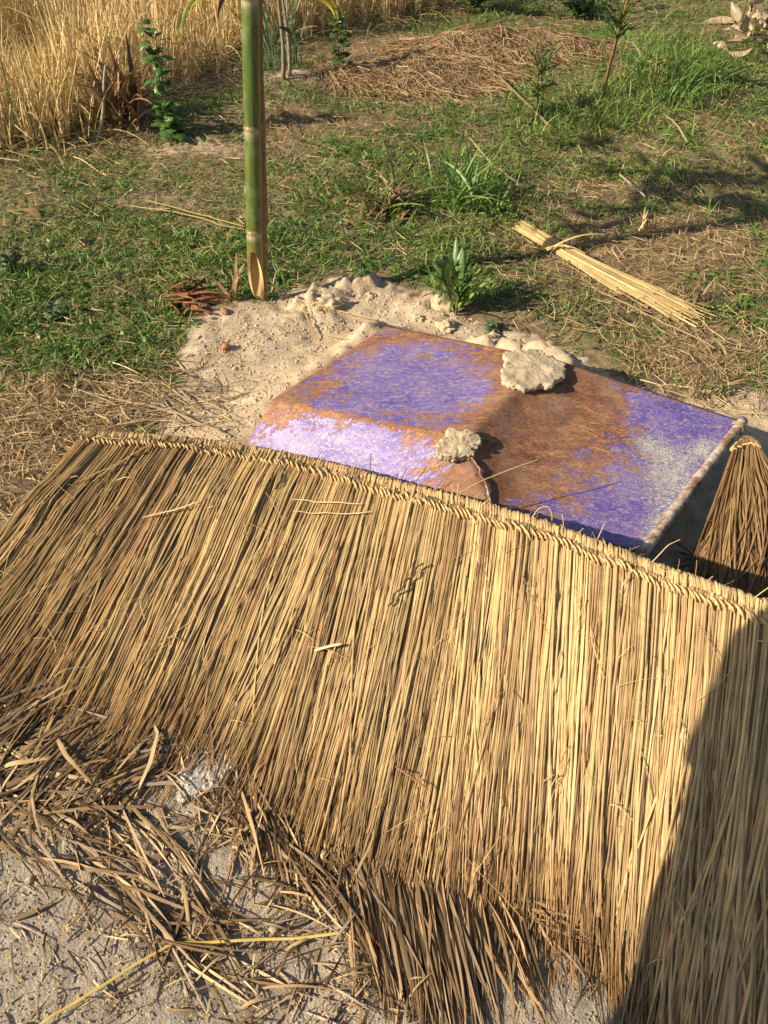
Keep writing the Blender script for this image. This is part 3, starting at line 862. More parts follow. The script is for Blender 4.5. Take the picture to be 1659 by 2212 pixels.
TAN = [.50, .35, .17]; TANL = [.66, .50, .26]; BR = [.30, .19, .095]; BD = [.15, .095, .05]; GREY = [.34, .27, .19]; GREEN = [.10, .17, .045]
g = np.random.default_rng(21)
parts = [
    litter([(-80, 1470), (100, 1490), (300, 1570), (420, 1620), (360, 1690), (200, 1740), (-80, 1660)], 460, 215, 22, (.08, .28), (.0025, .0085), [TAN, BR, BR, BD, TAN, GREY], g),
    litter([(-80, 1560), (240, 1640), (260, 1760), (-80, 1760)], 110, 165, 35, (.08, .24), (.004, .011), [TAN, BR, TANL, BD], g),
    litter([(0, 1700), (330, 1760), (520, 1980), (480, 2150), (300, 2000), (0, 1850)], 130, -38, 20, (.08, .26), (.003, .008), [TAN, BR, BD, BR], g),
    litter([(380, 1660), (700, 1760), (850, 1960), (560, 1960), (380, 1780)], 170, 10, 70, (.03, .13), (.002, .006), [TAN, BR, BD, TAN], g),
    litter([(-50, 1750), (700, 1780), (1000, 2212), (-50, 2230)], 350, 0, 80, (.015, .08), (.0015, .0045), [TAN, BR, TANL, GREY, BD], g),
    litter([(380, 1980), (900, 1980), (900, 2230), (500, 2230)], 110, 30, 40, (.05, .16), (.002, .006), [BR, BD, TAN, GREY], g),
    litter([(-60, 1180), (180, 1000), (260, 930), (120, 860), (-60, 900)], 360, 150, 60, (.03, .12), (.0015, .004), [TAN, GREY, TANL, BR], g),
    litter([(140, 830), (420, 770), (520, 860), (480, 960), (230, 930), (100, 900)], 190, -18, 32, (.05, .26), (.002, .005), [TAN, TANL, BR, GREY], g),
    litter([(1100, 1880), (1330, 1930), (1370, 2030), (1180, 1990)], 70, -40, 18, (.06, .16), (.004, .012), [BR, TAN, TAN, BD], g),
    litter([(1480, 1190), (1659, 1250), (1700, 1330), (1500, 1260)], 60, 30, 50, (.05, .2), (.003, .007), [GREY, BR, BD], g),
    litter([(440, 700), (820, 650), (800, 720), (600, 850), (540, 940), (420, 880)], 90, 0, 60, (.015, .09), (.001, .0028), [BR, GREY, TAN, GREEN, BD], g),
    litter([(1300, 800), (1659, 700), (1740, 900), (1480, 890)], 260, 20, 60, (.04, .16), (.0015, .004), [TANL, TAN, GREY], g),
]
V, F, C = cat(parts)
props(link('straw_litter', mesh_np('straw_litter', V, F, C), M_reed), 'loose broken straw and dry blades scattered on the ground', 'straw', kind='stuff')

# heavy brown blades spilling out under the fringe
def spill(pxa, pxb, n, L, seed, W=(.0025, .0075), curl=.5):
    g = np.random.default_rng(seed)
    t = g.random(n)
    a = np.array(pxa, float); bb = np.array(pxb, float)
    u0 = np.interp(t, np.linspace(0, 1, len(a)), a[:, 0]) + g.normal(0, 14, n); v0 = np.interp(t, np.linspace(0, 1, len(a)), a[:, 1]) + g.normal(0, 22, n)
    u1 = np.interp(t, np.linspace(0, 1, len(bb)), bb[:, 0]) + g.normal(0, 25, n); v1 = np.interp(t, np.linspace(0, 1, len(bb)), bb[:, 1]) + g.normal(0, 45, n)
    p0 = spot(u0, v0); p1 = spot(u1, v1); K = 9
    tt = np.linspace(0, 1, K)[None, :, None]
    P = p0[:, None] * (1 - tt) + p1[:, None] * tt
    d = norm(p1 - p0); sd = np.stack([-d[:, 1], d[:, 0], 0 * d[:, 0]], -1)
    P = P + sd[:, None] * (g.normal(0, .009, n)[:, None] * np.sin(np.linspace(0, PI, K))[None] + g.normal(0, .010, n)[:, None] * np.linspace(0, 1, K)[None] ** 2)[..., None] * curl * 2
    P[..., 2] = terrain(P[..., 0], P[..., 1]) + .002 + (.014 * g.random(n)[:, None]) * (1 - np.linspace(0, 1, K)[None]) ** 1.2 + .012 * g.random(n)[:, None] * np.sin(np.linspace(0, PI, K))[None]
    w = g.uniform(W[0], W[1], n)[:, None] * lens(K, .12, .7, .35)[None]
    c = mixc(np.array(BD) * .8, np.array([.48, .30, .14]), g.random(n) ** 1.4)
    return strip_data(P, w, c, g.normal(0, .7, n)[:, None] + g.normal(0, 1.0, n)[:, None] * np.linspace(0, 1, K)[None] + g.normal(0, .15, (n, K)), .10)
parts = [spill([(740, 1820), (890, 1890), (1040, 1920)], [(810, 2170), (950, 2230), (1080, 2180)], 330, 0, 3),
         spill([(1000, 1930), (1130, 1950)], [(1130, 2170), (1180, 2190)], 26, 0, 4),
         spill([(600, 1780), (780, 1870)], [(800, 2100), (1000, 2180)], 40, 0, 5),
         spill([(1060, 1950), (1200, 1980)], [(1300, 2000), (1370, 2030)], 40, 0, 6),
         spill([(500, 1710), (700, 1850)], [(560, 1860), (760, 1960)], 70, 0, 8),
         spill([(20, 1500), (360, 1640)], [(-150, 1660), (220, 1790)], 150, 0, 7)]
V, F, C = cat(parts)
props(link('frayed_blades', mesh_np('frayed_blades', V, F, C), M_reed), 'thick brown frayed leaf ends spilling from under the thatch onto the sand', 'straw', kind='stuff')
# shaded reeds splaying from the right part of the panel
parts = [spill([(1400, 1500), (1560, 1450), (1760, 1450)], [(1390, 2080), (1450, 2230), (1640, 2300)], 160, 0, 31, (.004, .008), .3)]

# rice grains
g = np.random.default_rng(77)
p = samp_poly([(-30, 1680), (380, 1700), (760, 1820), (900, 2100), (700, 2212), (-30, 2212)])(g, 420)
az = g.uniform(0, 2 * PI, len(p))
P = arcs(p - np.stack([np.cos(az), np.sin(az), az * 0], -1) * .004, az, 0 * az, 0 * az, np.full(len(p), .008), 5)
P[..., 2] = terrain(P[..., 0], P[..., 1]) + .003
w = np.array([.0008, .0024, .003, .0024, .0007])[None] * np.ones((len(p), 1))
props(strips('rice_grains', P, w, mixc(np.array([.62, .40, .12]), np.array([.72, .55, .26]), g.random(len(p))), M_reed, None, None, .5), 'yellow rice grains strewn over the foreground sand', 'rice grains', kind='stuff')

# singled-out pieces
def blade_thing(name, label, catg, px, W, col, z=None, K=14, roll=0., arch=.07, mat=M_reed, taper=True, lift=.006, raise_=0.):
    pts = np.array([gspot(u, v, lift) for u, v in px])
    t = np.linspace(0, len(px) - 1, K)
    P = np.stack([np.interp(t, np.arange(len(px)), pts[:, i]) for i in range(3)], -1)
    P[:, 2] = np.maximum(P[:, 2], terrain(P[:, 0], P[:, 1]) + lift) + raise_ * np.sin(np.linspace(0, PI, K))
    w = np.full(K, W) * (lens(K, .15, .5, .35) if taper else np.r_[.6, np.ones(K - 2), .6])
    return props(strips(name, P[None], w[None], np.array([col]), mat, None, np.array([roll]), arch), label, catg)
blade_thing('bent_straw', 'long yellow straw with one sharp bend crossing the bottom left sand', 'straw', [(60, 2240), (140, 2188), (215, 2142), (300, 2087), (372, 2046), (380, 2043), (450, 2042), (560, 2035), (640, 2034), (745, 2020)], .0052, (.66, .47, .14), None, 34, 0, .4, M_reed, False, .012)
blade_thing('dry_leaf', 'curled pinkish brown leaf lying alone on the sand beneath the ash lump', 'leaf', [(306, 1868), (345, 1855), (388, 1822)], .020, (.36, .23, .15), None, 12, .3, .5, M_leaf, True, .006)
blade_thing('dry_leaf', 'wide olive brown blade at the far lower left of the sand', 'leaf', [(20, 1993), (70, 1975), (128, 1945)], .010, (.28, .21, .11), roll=.3)
blade_thing('dry_leaf', 'broad pale twisted blade curling at the left below the thatch fringe', 'leaf', [(120, 1590), (150, 1650), (210, 1710)], .009, (.55, .38, .2), raise_=.02)
blade_thing('dry_leaf', 'broad curved tan blade standing out under the left fringe beside the ash', 'leaf', [(290, 1730), (330, 1660), (345, 1600), (330, 1560)], .011, (.42, .33, .18), raise_=.02, roll=.5)
blade_thing('dry_leaf', 'long flat tan blade lying level at the far left', 'leaf', [(-20, 1668), (60, 1655), (160, 1635)], .011, (.60, .43, .22), raise_=.01)
blade_thing('dry_leaf', 'small pale leaf tip pointing down above the curled brown leaf', 'leaf', [(303, 1800), (322, 1822), (333, 1845)], .009, (.66, .50, .26))
blade_thing('flat_reed', 'flat tan reed lying level across the middle of the sand', 'straw', [(330, 1790), (480, 1795), (640, 1800)], .007, (.58, .42, .22), taper=False)
blade_thing('flat_reed', 'greenish straw angled between the brown leaf and the bent yellow straw', 'straw', [(395, 1995), (425, 2035), (455, 2065)], .005, (.42, .38, .12), taper=False)
blade_thing('flat_reed', 'dark brown reed slanting up right of the curled brown leaf', 'straw', [(580, 2030), (640, 1960), (690, 1915)], .007, (.26, .16, .085), taper=False)
blade_thing('dry_leaf', 'orange brown leaf on the litter left of the thatch ridge', 'leaf', [(14, 976), (40, 985), (58, 1005)], .014, (.48, .22, .10), mat=M_leaf, raise_=.01)
blade_thing('dry_leaf', 'brown fallen leaf on the grass below the dried fern clump', 'leaf', [(862, 480), (875, 470), (888, 462)], .05, (.40, .20, .11), mat=M_leaf, raise_=.02, roll=.5)
blade_thing('dry_leaf', 'pale tan leaf on the turf at the far left', 'leaf', [(55, 455), (72, 465), (92, 480)], .045, (.42, .27, .14), mat=M_leaf, raise_=.015)
blade_thing('dry_leaf', 'pale dead leaf on the bank at the upper right', 'leaf', [(1385, 140), (1400, 146), (1418, 152)], .055, (.58, .48, .34), mat=M_leaf, raise_=.03)
blade_thing('twig', 'short tan twig standing askew on the sand left of the tray', 'twig', [(655, 672), (668, 705), (684, 738)], .009, (.48, .34, .19), taper=False, raise_=.01)
blade_thing('split_reed', 'long pale split reed running from the earth heap to the far tray corner', 'straw', [(672, 664), (740, 680), (810, 697)], .010, (.72, .55, .30), taper=False, lift=.012)
blade_thing('split_reed', 'short pale reed lying beside the left edge of the tray', 'straw', [(700, 725), (750, 740)], .009, (.66, .50, .28), taper=False)
blade_thing('split_reed', 'long tan straw running diagonally to the left corner of the tray', 'straw', [(240, 868), (360, 895), (490, 950)], .008, (.58, .42, .22), taper=False, lift=.016)
blade_thing('split_reed', 'upper of two long yellow straws lying left of the bamboo pole', 'straw', [(320, 447), (430, 478), (530, 505)], .008, (.66, .48, .16), taper=False, lift=.03)
blade_thing('split_reed', 'lower long yellow straw lying left of the bamboo pole', 'straw', [(270, 458), (380, 472), (470, 500), (530, 512)], .008, (.62, .45, .16), taper=False, lift=.03)
blade_thing('thin_straw', 'thin straw lying on the grass below the straw bundle', 'straw', [(1280, 640), (1400, 700), (1540, 770)], .008, (.60, .43, .2), taper=False, lift=.03)
blade_thing('thin_straw', 'short pale straw in the grass beyond the bundle', 'straw', [(1335, 390), (1390, 440)], .010, (.66, .55, .36), taper=False, lift=.03)
blade_thing('thin_straw', 'pale leaning straw on the green bank at the upper right', 'straw', [(1430, 265), (1460, 290), (1480, 325)], .010, (.60, .46, .22), taper=False, lift=.04)
blade_thing('cane_stick', 'long thin cane stick leaning through the small near sapling', 'stick', [(1075, 180), (1130, 235), (1185, 290)], .014, (.46, .34, .16), taper=False, lift=.04)
blade_thing('thin_straw', 'yellow straw slanting through the green grass tuft', 'straw', [(1010, 330), (1060, 390), (1115, 435)], .009, (.62, .47, .2), taper=False, lift=.07)

def pebble(u, v, s, col, label, seed):
    p = gspot(u, v); o = lump('pebble', (p[0], p[1], p[2] + s * .35), (s, s * .8, s * .7), M_stone, label, 'pebble', seed, seed, .25, 2., 3, flat_bottom=False)
    C = np.tile(np.array([*col, 1.], np.float32), (len(o.data.vertices), 1)); o.data.color_attributes.new('Col', 'FLOAT_COLOR', 'POINT').data.foreach_set('color', C.ravel())
pebble(488, 752, .017, (.52, .23, .12), 'orange brown clay pebble alone on the sand left of the tray', 1)
pebble(486, 676, .018, (.36, .20, .13), 'reddish brown pebble beside the bark scraps left of the bamboo foot', 2)
pebble(592, 2010, .0085, (.50, .36, .22), 'tan pebble just above the bent yellow straw', 3)
pebble(64, 1903, .0085, (.56, .43, .30), 'pale pebble at the left of the foreground sand', 4)
pebble(545, 1932, .006, (.50, .38, .26), 'small round pebble right of the curled brown leaf', 5)
pebble(606, 1935, .005, (.54, .42, .28), 'tiny pale pebble above the tan pebble', 6)
pebble(300, 2030, .006, (.52, .40, .27), 'small pebble above the bent yellow straw near its bend', 7)
pebble(136, 1885, .006, (.46, .33, .22), 'small brown pebble right of the pale pebble at the left', 8)

# loose strands on top of the near panel
def panel_strand(label, sq, W, col, lift=.022, name='loose_straw', catg='straw', mat=M_reed):
    sq = np.array(sq, float); K = 12; t = np.linspace(0, len(sq) - 1, K)
    s = np.interp(t, np.arange(len(sq)), sq[:, 0]); q = np.interp(t, np.arange(len(sq)), sq[:, 1]); z = np.interp(t, np.arange(len(sq)), sq[:, 2] if sq.shape[1] > 2 else np.zeros(len(sq)))
    P = T1.pos(s, q, lift + z)
    w = np.full(K, W); w[0] *= .5; w[-1] *= .3
    return props(strips(name, P[None], w[None], np.array([col]), mat, None, np.array([.2]), .3), label, catg)
panel_strand('pale straw lying slantwise on the left part of the thatch', [(.155, .40), (.20, .33), (.215, .30)], .006, (.78, .60, .32), .024)
panel_strand('long thin straw lying slantwise on the middle of the thatch', [(.34, .20), (.40, .16), (.44, .12)], .005, (.76, .58, .30), .024)
panel_strand('second slanting straw close below the long thin one on the thatch', [(.35, .25), (.41, .19), (.455, .14)], .005, (.70, .52, .26), .024)
panel_strand('crooked brown straw beside the left end of the thatch ridge', [(.045, .30), (.08, .17), (.11, .05)], .006, (.42, .27, .13), .024)
panel_strand('reddish twig lying across the lower right thatch', [(.545, .80), (.58, .82)], .005, (.42, .22, .10), .024)
panel_strand('short flat pale splinter on the middle of the thatch', [(.435, .62), (.465, .57)], .009, (.78, .62, .36), .026)
# dark knotted seed stem on the thatch
ts = np.linspace(0, 1, 30); P = T1.pos(.505 + .03 * ts + .002 * np.sin(ts * 20), .42 - .16 * ts, .026 + 0 * ts)
o = tube('seed_stem', P, .0013 + .0016 * np.abs(np.sin(ts * 34)), M_wood, None, 6, (.14, .10, .07)); props(o, 'dark knobbly seed stem lying on the middle of the thatch', 'stem')
# stray curls rising from the ridge
def curl(label, s, pts, rad=.0011, col=(.62, .46, .22)):
    r = curve_interp(T1.r, np.array([s]))[0]
    pts = np.array(pts, float); t = np.linspace(0, len(pts) - 1, 24)
    Q = np.stack([np.interp(t, np.arange(len(pts)), pts[:, i]) for i in range(3)], -1)
    for _ in range(3): Q[1:-1] = (Q[:-2] + Q[1:-1] * 2 + Q[2:]) / 4
    o = tube('stray_straw', r + Q, rad, M_reed, None, 5, col); props(o, label, 'straw')
curl('long fine straw stretching from the thatch ridge over the tray', .555, [(0, 0, .01), (.07, .03, .035), (.15, .06, .05), (.21, .085, .055)], .0014)
curl('curled straw loop above the ridge near the tray shadow', .66, [(0, 0, .01), (.015, .01, .035), (.035, .01, .045), (.045, 0, .03), (.045, -.01, .015)])
curl('bent straw sticking up from the ridge right of the pipe rim', .80, [(0, 0, .01), (.01, .0, .03), (.03, .01, .055), (.055, .02, .06)])
curl('arched straw sticking up from the ridge at the right edge', .90, [(0, 0, .01), (.0, .0, .02), (.03, .01, .045), (.07, .02, .05)])
curl('thin upright straw on the ridge in front of the purple side', .435, [(0, 0, .01), (.003, .0, .04), (.004, .01, .075)], .001, (.2, .13, .07))
curl('thin upright straw on the ridge before the seam of the tray', .565, [(0, 0, .01), (-.002, .0, .03), (.0, .01, .05)], .001)
curl('thin upright straw on the ridge before the shaded tray corner', .70, [(0, 0, .01), (.001, .0, .03), (-.003, .01, .05)], .001)
curl('short curled straw on the ridge left of the tray seam', .405, [(0, 0, .01), (.008, .0, .03), (.02, .0, .03), (.03, 0, .015)])
curl('small hooked straw rising from the ridge at the far left', .09, [(0, 0, .01), (.008, -.02, .02), (.03, -.05, .02), (.05, -.05, .015)])

# ------------------------------------------------------------------ bark scraps
bk = thing('bark_scraps', 'torn reddish brown bark and leaf sheath scraps left of the bamboo foot', 'bark', tuple(gspot(400, 655)))
g = np.random.default_rng(12)
for i in range(34):
    u = 370 + g.uniform(-25, 60); v = 655 + g.uniform(-18, 28)
    b = gspot(u, v, .012 + g.uniform(0, .03))[None]
    P = arcs(b, np.array([g.normal(.1, .6)]), np.array([g.uniform(-.1, .35)]), np.array([.5]), np.array([g.uniform(.08, .2)]), 8)
    P = on_ground(P, .004)
    c = mixc(np.array([.14, .06, .035]), np.array([.40, .17, .08]), g.random(1))
    strips('bark_strip', P, g.uniform(.006, .026) * lens(8, .2, .5)[None] * g.uniform(.6, 1.3, 8)[None], c, M_wood, bk, g.normal(0, .9, 1), .15)

# ------------------------------------------------------------------ bamboo pole
def bamboo_mat():
    m, n, l, b = material('bamboo_skin')
    tc = n.new('ShaderNodeTexCoord'); O = tc.outputs['Object']
    at = N(n, 'ShaderNodeVertexColor', layer_name='Col')
    mp = N(n, 'ShaderNodeMapping'); mp.inputs['Scale'].default_value = (1, 1, .06); l.new(O, mp.inputs['Vector'])
    st = N(n, 'ShaderNodeTexNoise', Scale=120., Detail=5., Roughness=.7); l.new(mp.outputs[0], st.inputs['Vector'])
    bl = N(n, 'ShaderNodeTexNoise', Scale=14., Detail=6., Roughness=.7); l.new(O, bl.inputs['Vector'])
    r = ramp(n, [(.3, (.58, .6, .55)), (.7, (1.35, 1.3, 1.2))]); l.new(st.outputs[0], r.inputs[0])
    c = mix(n, l, 1., at.outputs[0], r.outputs[0], 'MULTIPLY')
    r2 = ramp(n, [(.5, (0, 0, 0)), (.72, (.45, .45, .45))]); l.new(bl.outputs[0], r2.inputs[0])
    c = mix(n, l, r2.outputs[0], c, (.30, .34, .20))
    l.new(c, b.inputs['Base Color']); b.inputs['Roughness'].default_value = .42; b.inputs['Specular IOR Level'].default_value = .4
    bp = N(n, 'ShaderNodeBump', Strength=.2, Distance=.002); l.new(st.outputs[0], bp.inputs['Height']); l.new(bp.outputs[0], b.inputs['Normal'])
    return m
M_bamboo = bamboo_mat()
pb = gspot(553, 655); PX, PY, PZ = pb
PZ -= .005
top = spot(538, 0, 0)    # direction only
def pole_x(z): return PX + (z - PZ) * .045 * 1.0
def lean(z): return (PX + (z - PZ) * LEANX, PY + (z - PZ) * LEANY)
# find the lean that brings the pole where it stands in the frame
zt = .95
d0 = math.hypot(0, PY); LEANY = .03
yt = PY + (zt - PZ) * LEANY
depth = yt * cP + (CAM_H - zt) * sP
LEANX = ((540 - 829.5) / FPX * depth - PX) / (zt - PZ)
POLE_H = 2.3
bp_ = thing('bamboo_pole', 'green bamboo pole standing upright with an obliquely cut hollow foot', 'bamboo pole', (PX, PY, PZ))
nodes_z = [.27, .60, .955, 1.31, 1.66, 2.0]
def pole_mesh(r0=.0275):
    seg = 40; th = np.linspace(0, 2 * PI, seg, endpoint=False)
    # foot: slanting cut, opening towards the viewer
    cut = PZ + .008 + .20 * .5 * (1 + np.cos(th + PI / 2 + .25)) ** 1.2 / 1.15
    zs = np.r_[np.linspace(0, 1, 14)]
    rows = []; cols = []
    def colour(z, th):
        nd = np.array(nodes_z)
        d = np.min(np.abs(z[:, None] - nd[None]), 1)
        gcol = mixc(np.array([.06, .11, .022]), np.array([.13, .175, .04]), np.clip(.5 + .8 * vn(z * 4, th * 1.2, 7), 0, 1))
        below = np.min(np.where(nd[None] - z[:, None] > 0, nd[None] - z[:, None], 9), 1)
        gcol = mixc(gcol, np.array([.50, .48, .38]), smooth(.035, .0, below) * .85)
        gcol = mixc(gcol, np.array([.30, .16, .06]), smooth(.014, .004, d) * .5)
        # dried tan strip down the right side
        a = np.cos(th - .25)
        strip = smooth(.60, .78, a + .16 * vn(z * 3, th * 0 + 2, 5)) * smooth(.0, .3, z * 0 + .5)
        gcol = mixc(gcol, np.array([.34, .19, .075]), strip * .9)
        gcol = mixc(gcol, np.array([.42, .30, .10]), smooth(PZ + .32, PZ + .05, z) * .55)
        return gcol
    zz = np.unique(np.r_[np.linspace(.24, POLE_H, 130), [z + d for z in nodes_z for d in (-.008, -.004, -.0015, .0015, .004, .008, .012)]])
    for k in range(8):
        z = cut + (.24 - cut) * (k / 8)
        rows.append(z)
    for z in zz: rows.append(np.full(seg, z))
    V = []; C = []
    for z in rows:
        d = np.min(np.abs(z[:, None] - np.array(nodes_z)[None]), 1)
        r = r0 * (1 - .05 * z) + .0034 * np.exp(-(d / .005) ** 2) - .0012 * np.exp(-((d - .009) / .004) ** 2)
        cx, cy = lean(z)
        V.append(np.stack([cx + r * np.cos(th), cy + r * np.sin(th), z], -1)); C.append(colour(z, th))
    n_out = len(rows)
    for k in range(8):      # inner wall, from the cut upwards
        z = cut + .004 + (.23 - cut) * (k / 7)
        cx, cy = lean(z); r = r0 * .62
        V.append(np.stack([cx + r * np.cos(th), cy + r * np.sin(th), z], -1)); C.append(np.tile([.40, .27, .12], (seg, 1)))
    V = np.array(V); C = np.array(C)
    i = np.arange(V.shape[0] * seg).reshape(-1, seg); j = np.roll(i, -1, 1)
    F = np.concatenate([np.stack([i[a], j[a], j[a + 1], i[a + 1]], -1) for a in range(n_out - 1)]
                       + [np.stack([j[a], i[a], i[a + 1], j[a + 1]], -1) for a in range(n_out, len(V) - 1)])
    outer = (V.reshape(-1, 3), F, C.reshape(-1, 3))
    # cut face ring
    cx, cy = lean(cut)
    ro, ri = r0, r0 * .62
    V2 = np.concatenate([np.stack([cx + ro * 1.003 * np.cos(th), cy + ro * 1.003 * np.sin(th), cut - .0006], -1), np.stack([cx + ri * np.cos(th), cy + ri * np.sin(th), cut + .003], -1)])
    a = np.arange(seg); b = (a + 1) % seg
    F2 = np.stack([a, a + seg, b + seg, b], -1)
    ring = (V2, F2, np.tile([.72, .56, .27], (2 * seg, 1)))
    return outer, ring
outer, ring = pole_mesh()
link('culm', mesh_np('culm', *outer), M_bamboo, bp_)
link('cut_face', mesh_np('cut_face', *ring), M_reed, bp_)
# split board strapped behind on the right
bd = thing('split_bamboo_stake', 'weathered brown split stake standing tight behind the right side of the bamboo pole', 'stake', (PX + .03, PY + .03, PZ))
zz = np.linspace(PZ - .01, POLE_H - .3, 40)
cx, cy = lean(zz)
V, F, C = tube_data(np.stack([cx + .022 + .004 * np.sin(zz * 5), cy + .024, zz], -1), .0145 + .0012 * np.sin(zz * 23), (.25, .17, .095), 10, False)
link('stake_shaft', mesh_np('stake_shaft', V, F, C), M_wood, bd)
# dry sheath curls at the foot
for i, (dx, L_, a_) in enumerate([(-.075, .17, 1.45), (-.065, .19, 1.55), (-.09, .12, 1.3)]):
    b = np.array([[PX + dx, PY + .01, PZ]])
    P = arcs(b, np.array([PI * .9 + i * .2]), np.array([a_]), np.array([-.9 + i * .7]), np.array([L_]), 12)
    strips('leaf_sheath', P, .02 * lens(12, .2, .5)[None], np.array([[.50, .34, .20]]), M_leaf, bp_, np.array([.6]), .5, (0, 1, 0))
# leafy top, mostly above the frame; it throws the leaf shadows on the grass to the right
g = np.random.default_rng(33)
def shaft(p, d, L, r0, name, parent, mat, col, K=10, droop=.3):
    d = np.array(d, float); d /= np.linalg.norm(d)
    P = [np.array(p, float)]
    for k in range(K - 1):
        dd = d + np.array([0, 0, -droop * (k / K)]); dd /= np.linalg.norm(dd)
        P.append(P[-1] + dd * L / (K - 1))
    P = np.array(P); tube(name, P, np.linspace(r0, r0 * .4, K), mat, parent, 6, col); return P
def leaves(parent, pts, n, L, W, cols, g, name='leaf', el=(-.8, .4), curl=(.2, 1.0), K=9, arch=.25):
    for i in range(n):
        b = pts[g.integers(len(pts))][None] + g.normal(0, .004, (1, 3))
        P = arcs(b, g.uniform(0, 2 * PI, 1), g.uniform(el[0], el[1], 1), g.uniform(curl[0], curl[1], 1), g.uniform(L[0], L[1], 1), K, g.normal(0, .3, 1))
        w = g.uniform(W[0], W[1]) * lens(K, .08, .25, .4)[None]
        c = np.array([cols[g.integers(len(cols))]]) * g.uniform(.8, 1.2)
        strips(name, P, w, c, M_leaf, parent, g.normal(0, .4, 1), arch)
br_targets = [(1.2, (1210, 255)), (1.25, (1280, 320)), (1.3, (1340, 375)), (1.15, (1400, 415)), (1.2, (1480, 400)), (1.35, (1560, 388)), (1.45, (1650, 372)), (1.15, (1330, 455)), (1.12, (1240, 495)), (1.3, (1500, 440)), (1.4, (1580, 455)), (1.5, (1660, 480))]
for (h, (u, v)) in br_targets:
    gp = spot(u, v); sh = (h / math.tan(R(SUN_EL)))
    tgt = np.array([gp[0] - sh * math.cos(R(SUN_AZ)), gp[1] - sh * math.sin(R(SUN_AZ)), h])
    nz = min(nodes_z, key=lambda z: abs(z - h)); nz = max(nz, .955)
    if nz < 1: nz = 1.31 if h > 1.1 else .955
    o0 = np.array([*lean(nz), nz])
    K = 12; t = np.linspace(0, 1, K)[:, None]
    P = o0 * (1 - t) + tgt * t; P[:, 2] += .06 * np.sin(t[:, 0] * PI)
    P[:, 2] = np.maximum(P[:, 2], .93 + 0 * P[:, 2])
    tube('branch', P, np.linspace(.006, .002, K), M_wood, bp_, 6, (.20, .20, .07))
    leaves(bp_, P[-3:], 10, (.10, .22), (.035, .06), [(.10, .16, .035), (.16, .20, .04), (.30, .30, .05)], g, el=(-.3, .5), curl=(0, .5))
# the few drooping leaves that reach into the frame
for (u, v, L_, c, az) in ((438, 0, .17, (.42, .42, .06), PI), (446, -20, .16, (.30, .34, .05), 3.6), (500, -18, .10, (.13, .06, .04), 4.2), (668, -5, .10, (.55, .50, .06), 0), (680, -20, .12, (.40, .30, .06), .3), (640, -15, .08, (.45, .45, .06), .4), (600, 60, .06, (.07, .08, .04), .5)):
    dep = PY + .05
    dv = (1106 - v) / FPX; tt = dep / (cP + sP * dv); b = np.array([[(u - 829.5) / FPX * tt, dep, CAM_H + (-sP + cP * dv) * tt]])
    P = arcs(b, np.array([az]), np.array([-.2 if L_ > .11 else .1]), np.array([1.5]), np.array([L_]), 9)
    strips('leaf', P, .012 * lens(9, .08, .3, .4)[None], np.array([c]) * .8, M_leaf, bp_, np.array([1.0]), .2)

# ------------------------------------------------------------------ straw bundle on the grass
bn = thing('straw_bundle', 'flat bundle of long yellow split straws tied once, lying on the dry grass', 'straw bundle', tuple(gspot(1320, 600)))
g = np.random.default_rng(44)
a0 = gspot(1125, 508, .05); a1 = gspot(1240, 568, .05); a2 = gspot(1500, 698, .035)
nb = 170; K = 10
for i in range(nb):
    e = g.uniform(-1, 1); f = g.uniform(-1, 1)
    d = (a2 - a0)[:2]; d /= np.linalg.norm(d); sdv = np.array([-d[1], d[0], 0])
    p0 = a0 + sdv * e * .024 + np.array([*(d * g.uniform(-.03, .12)), 0]); p1 = a1 + sdv * e * .028; p2 = a2 + sdv * (e * .056 + f * .02) + np.array([*(d * g.uniform(-.30, .05)), 0])
    t = np.linspace(0, 2, K)
    P = np.stack([np.interp(t, [0, 1, 2], [p0[k], p1[k], p2[k]]) for k in range(3)], -1)
    zz = .008 + .026 * (1 - e * e) * g.random()
    P[:, 2] = np.maximum(terrain(P[:, 0], P[:, 1]) + .008, np.linspace(a0[2], a2[2], K) - .03) + zz
    P[:, 2] += g.normal(0, .004)
    c = mixc(np.array([.46, .32, .13]), np.array([.74, .57, .28]), g.random(1))
    strips('straw', P[None], np.full((1, K), g.uniform(.003, .0075)), c, M_reed, bn, g.normal(0, .3, 1), .3)
tt = np.linspace(0, 1, 12)
for (pa, pb2) in (((1178, 562), (1300, 532)), ((1175, 558), (1260, 575))):
    A = gspot(*pa, .04); B = gspot(*pb2, .05)
    P = A * (1 - tt)[:, None] + B * tt[:, None]; P[:, 2] += .022 * np.sin(tt * PI)
    strips('tie', P[None], np.full((1, 12), .011), np.array([[.70, .50, .2]]), M_reed, bn, np.array([0.]), .2)

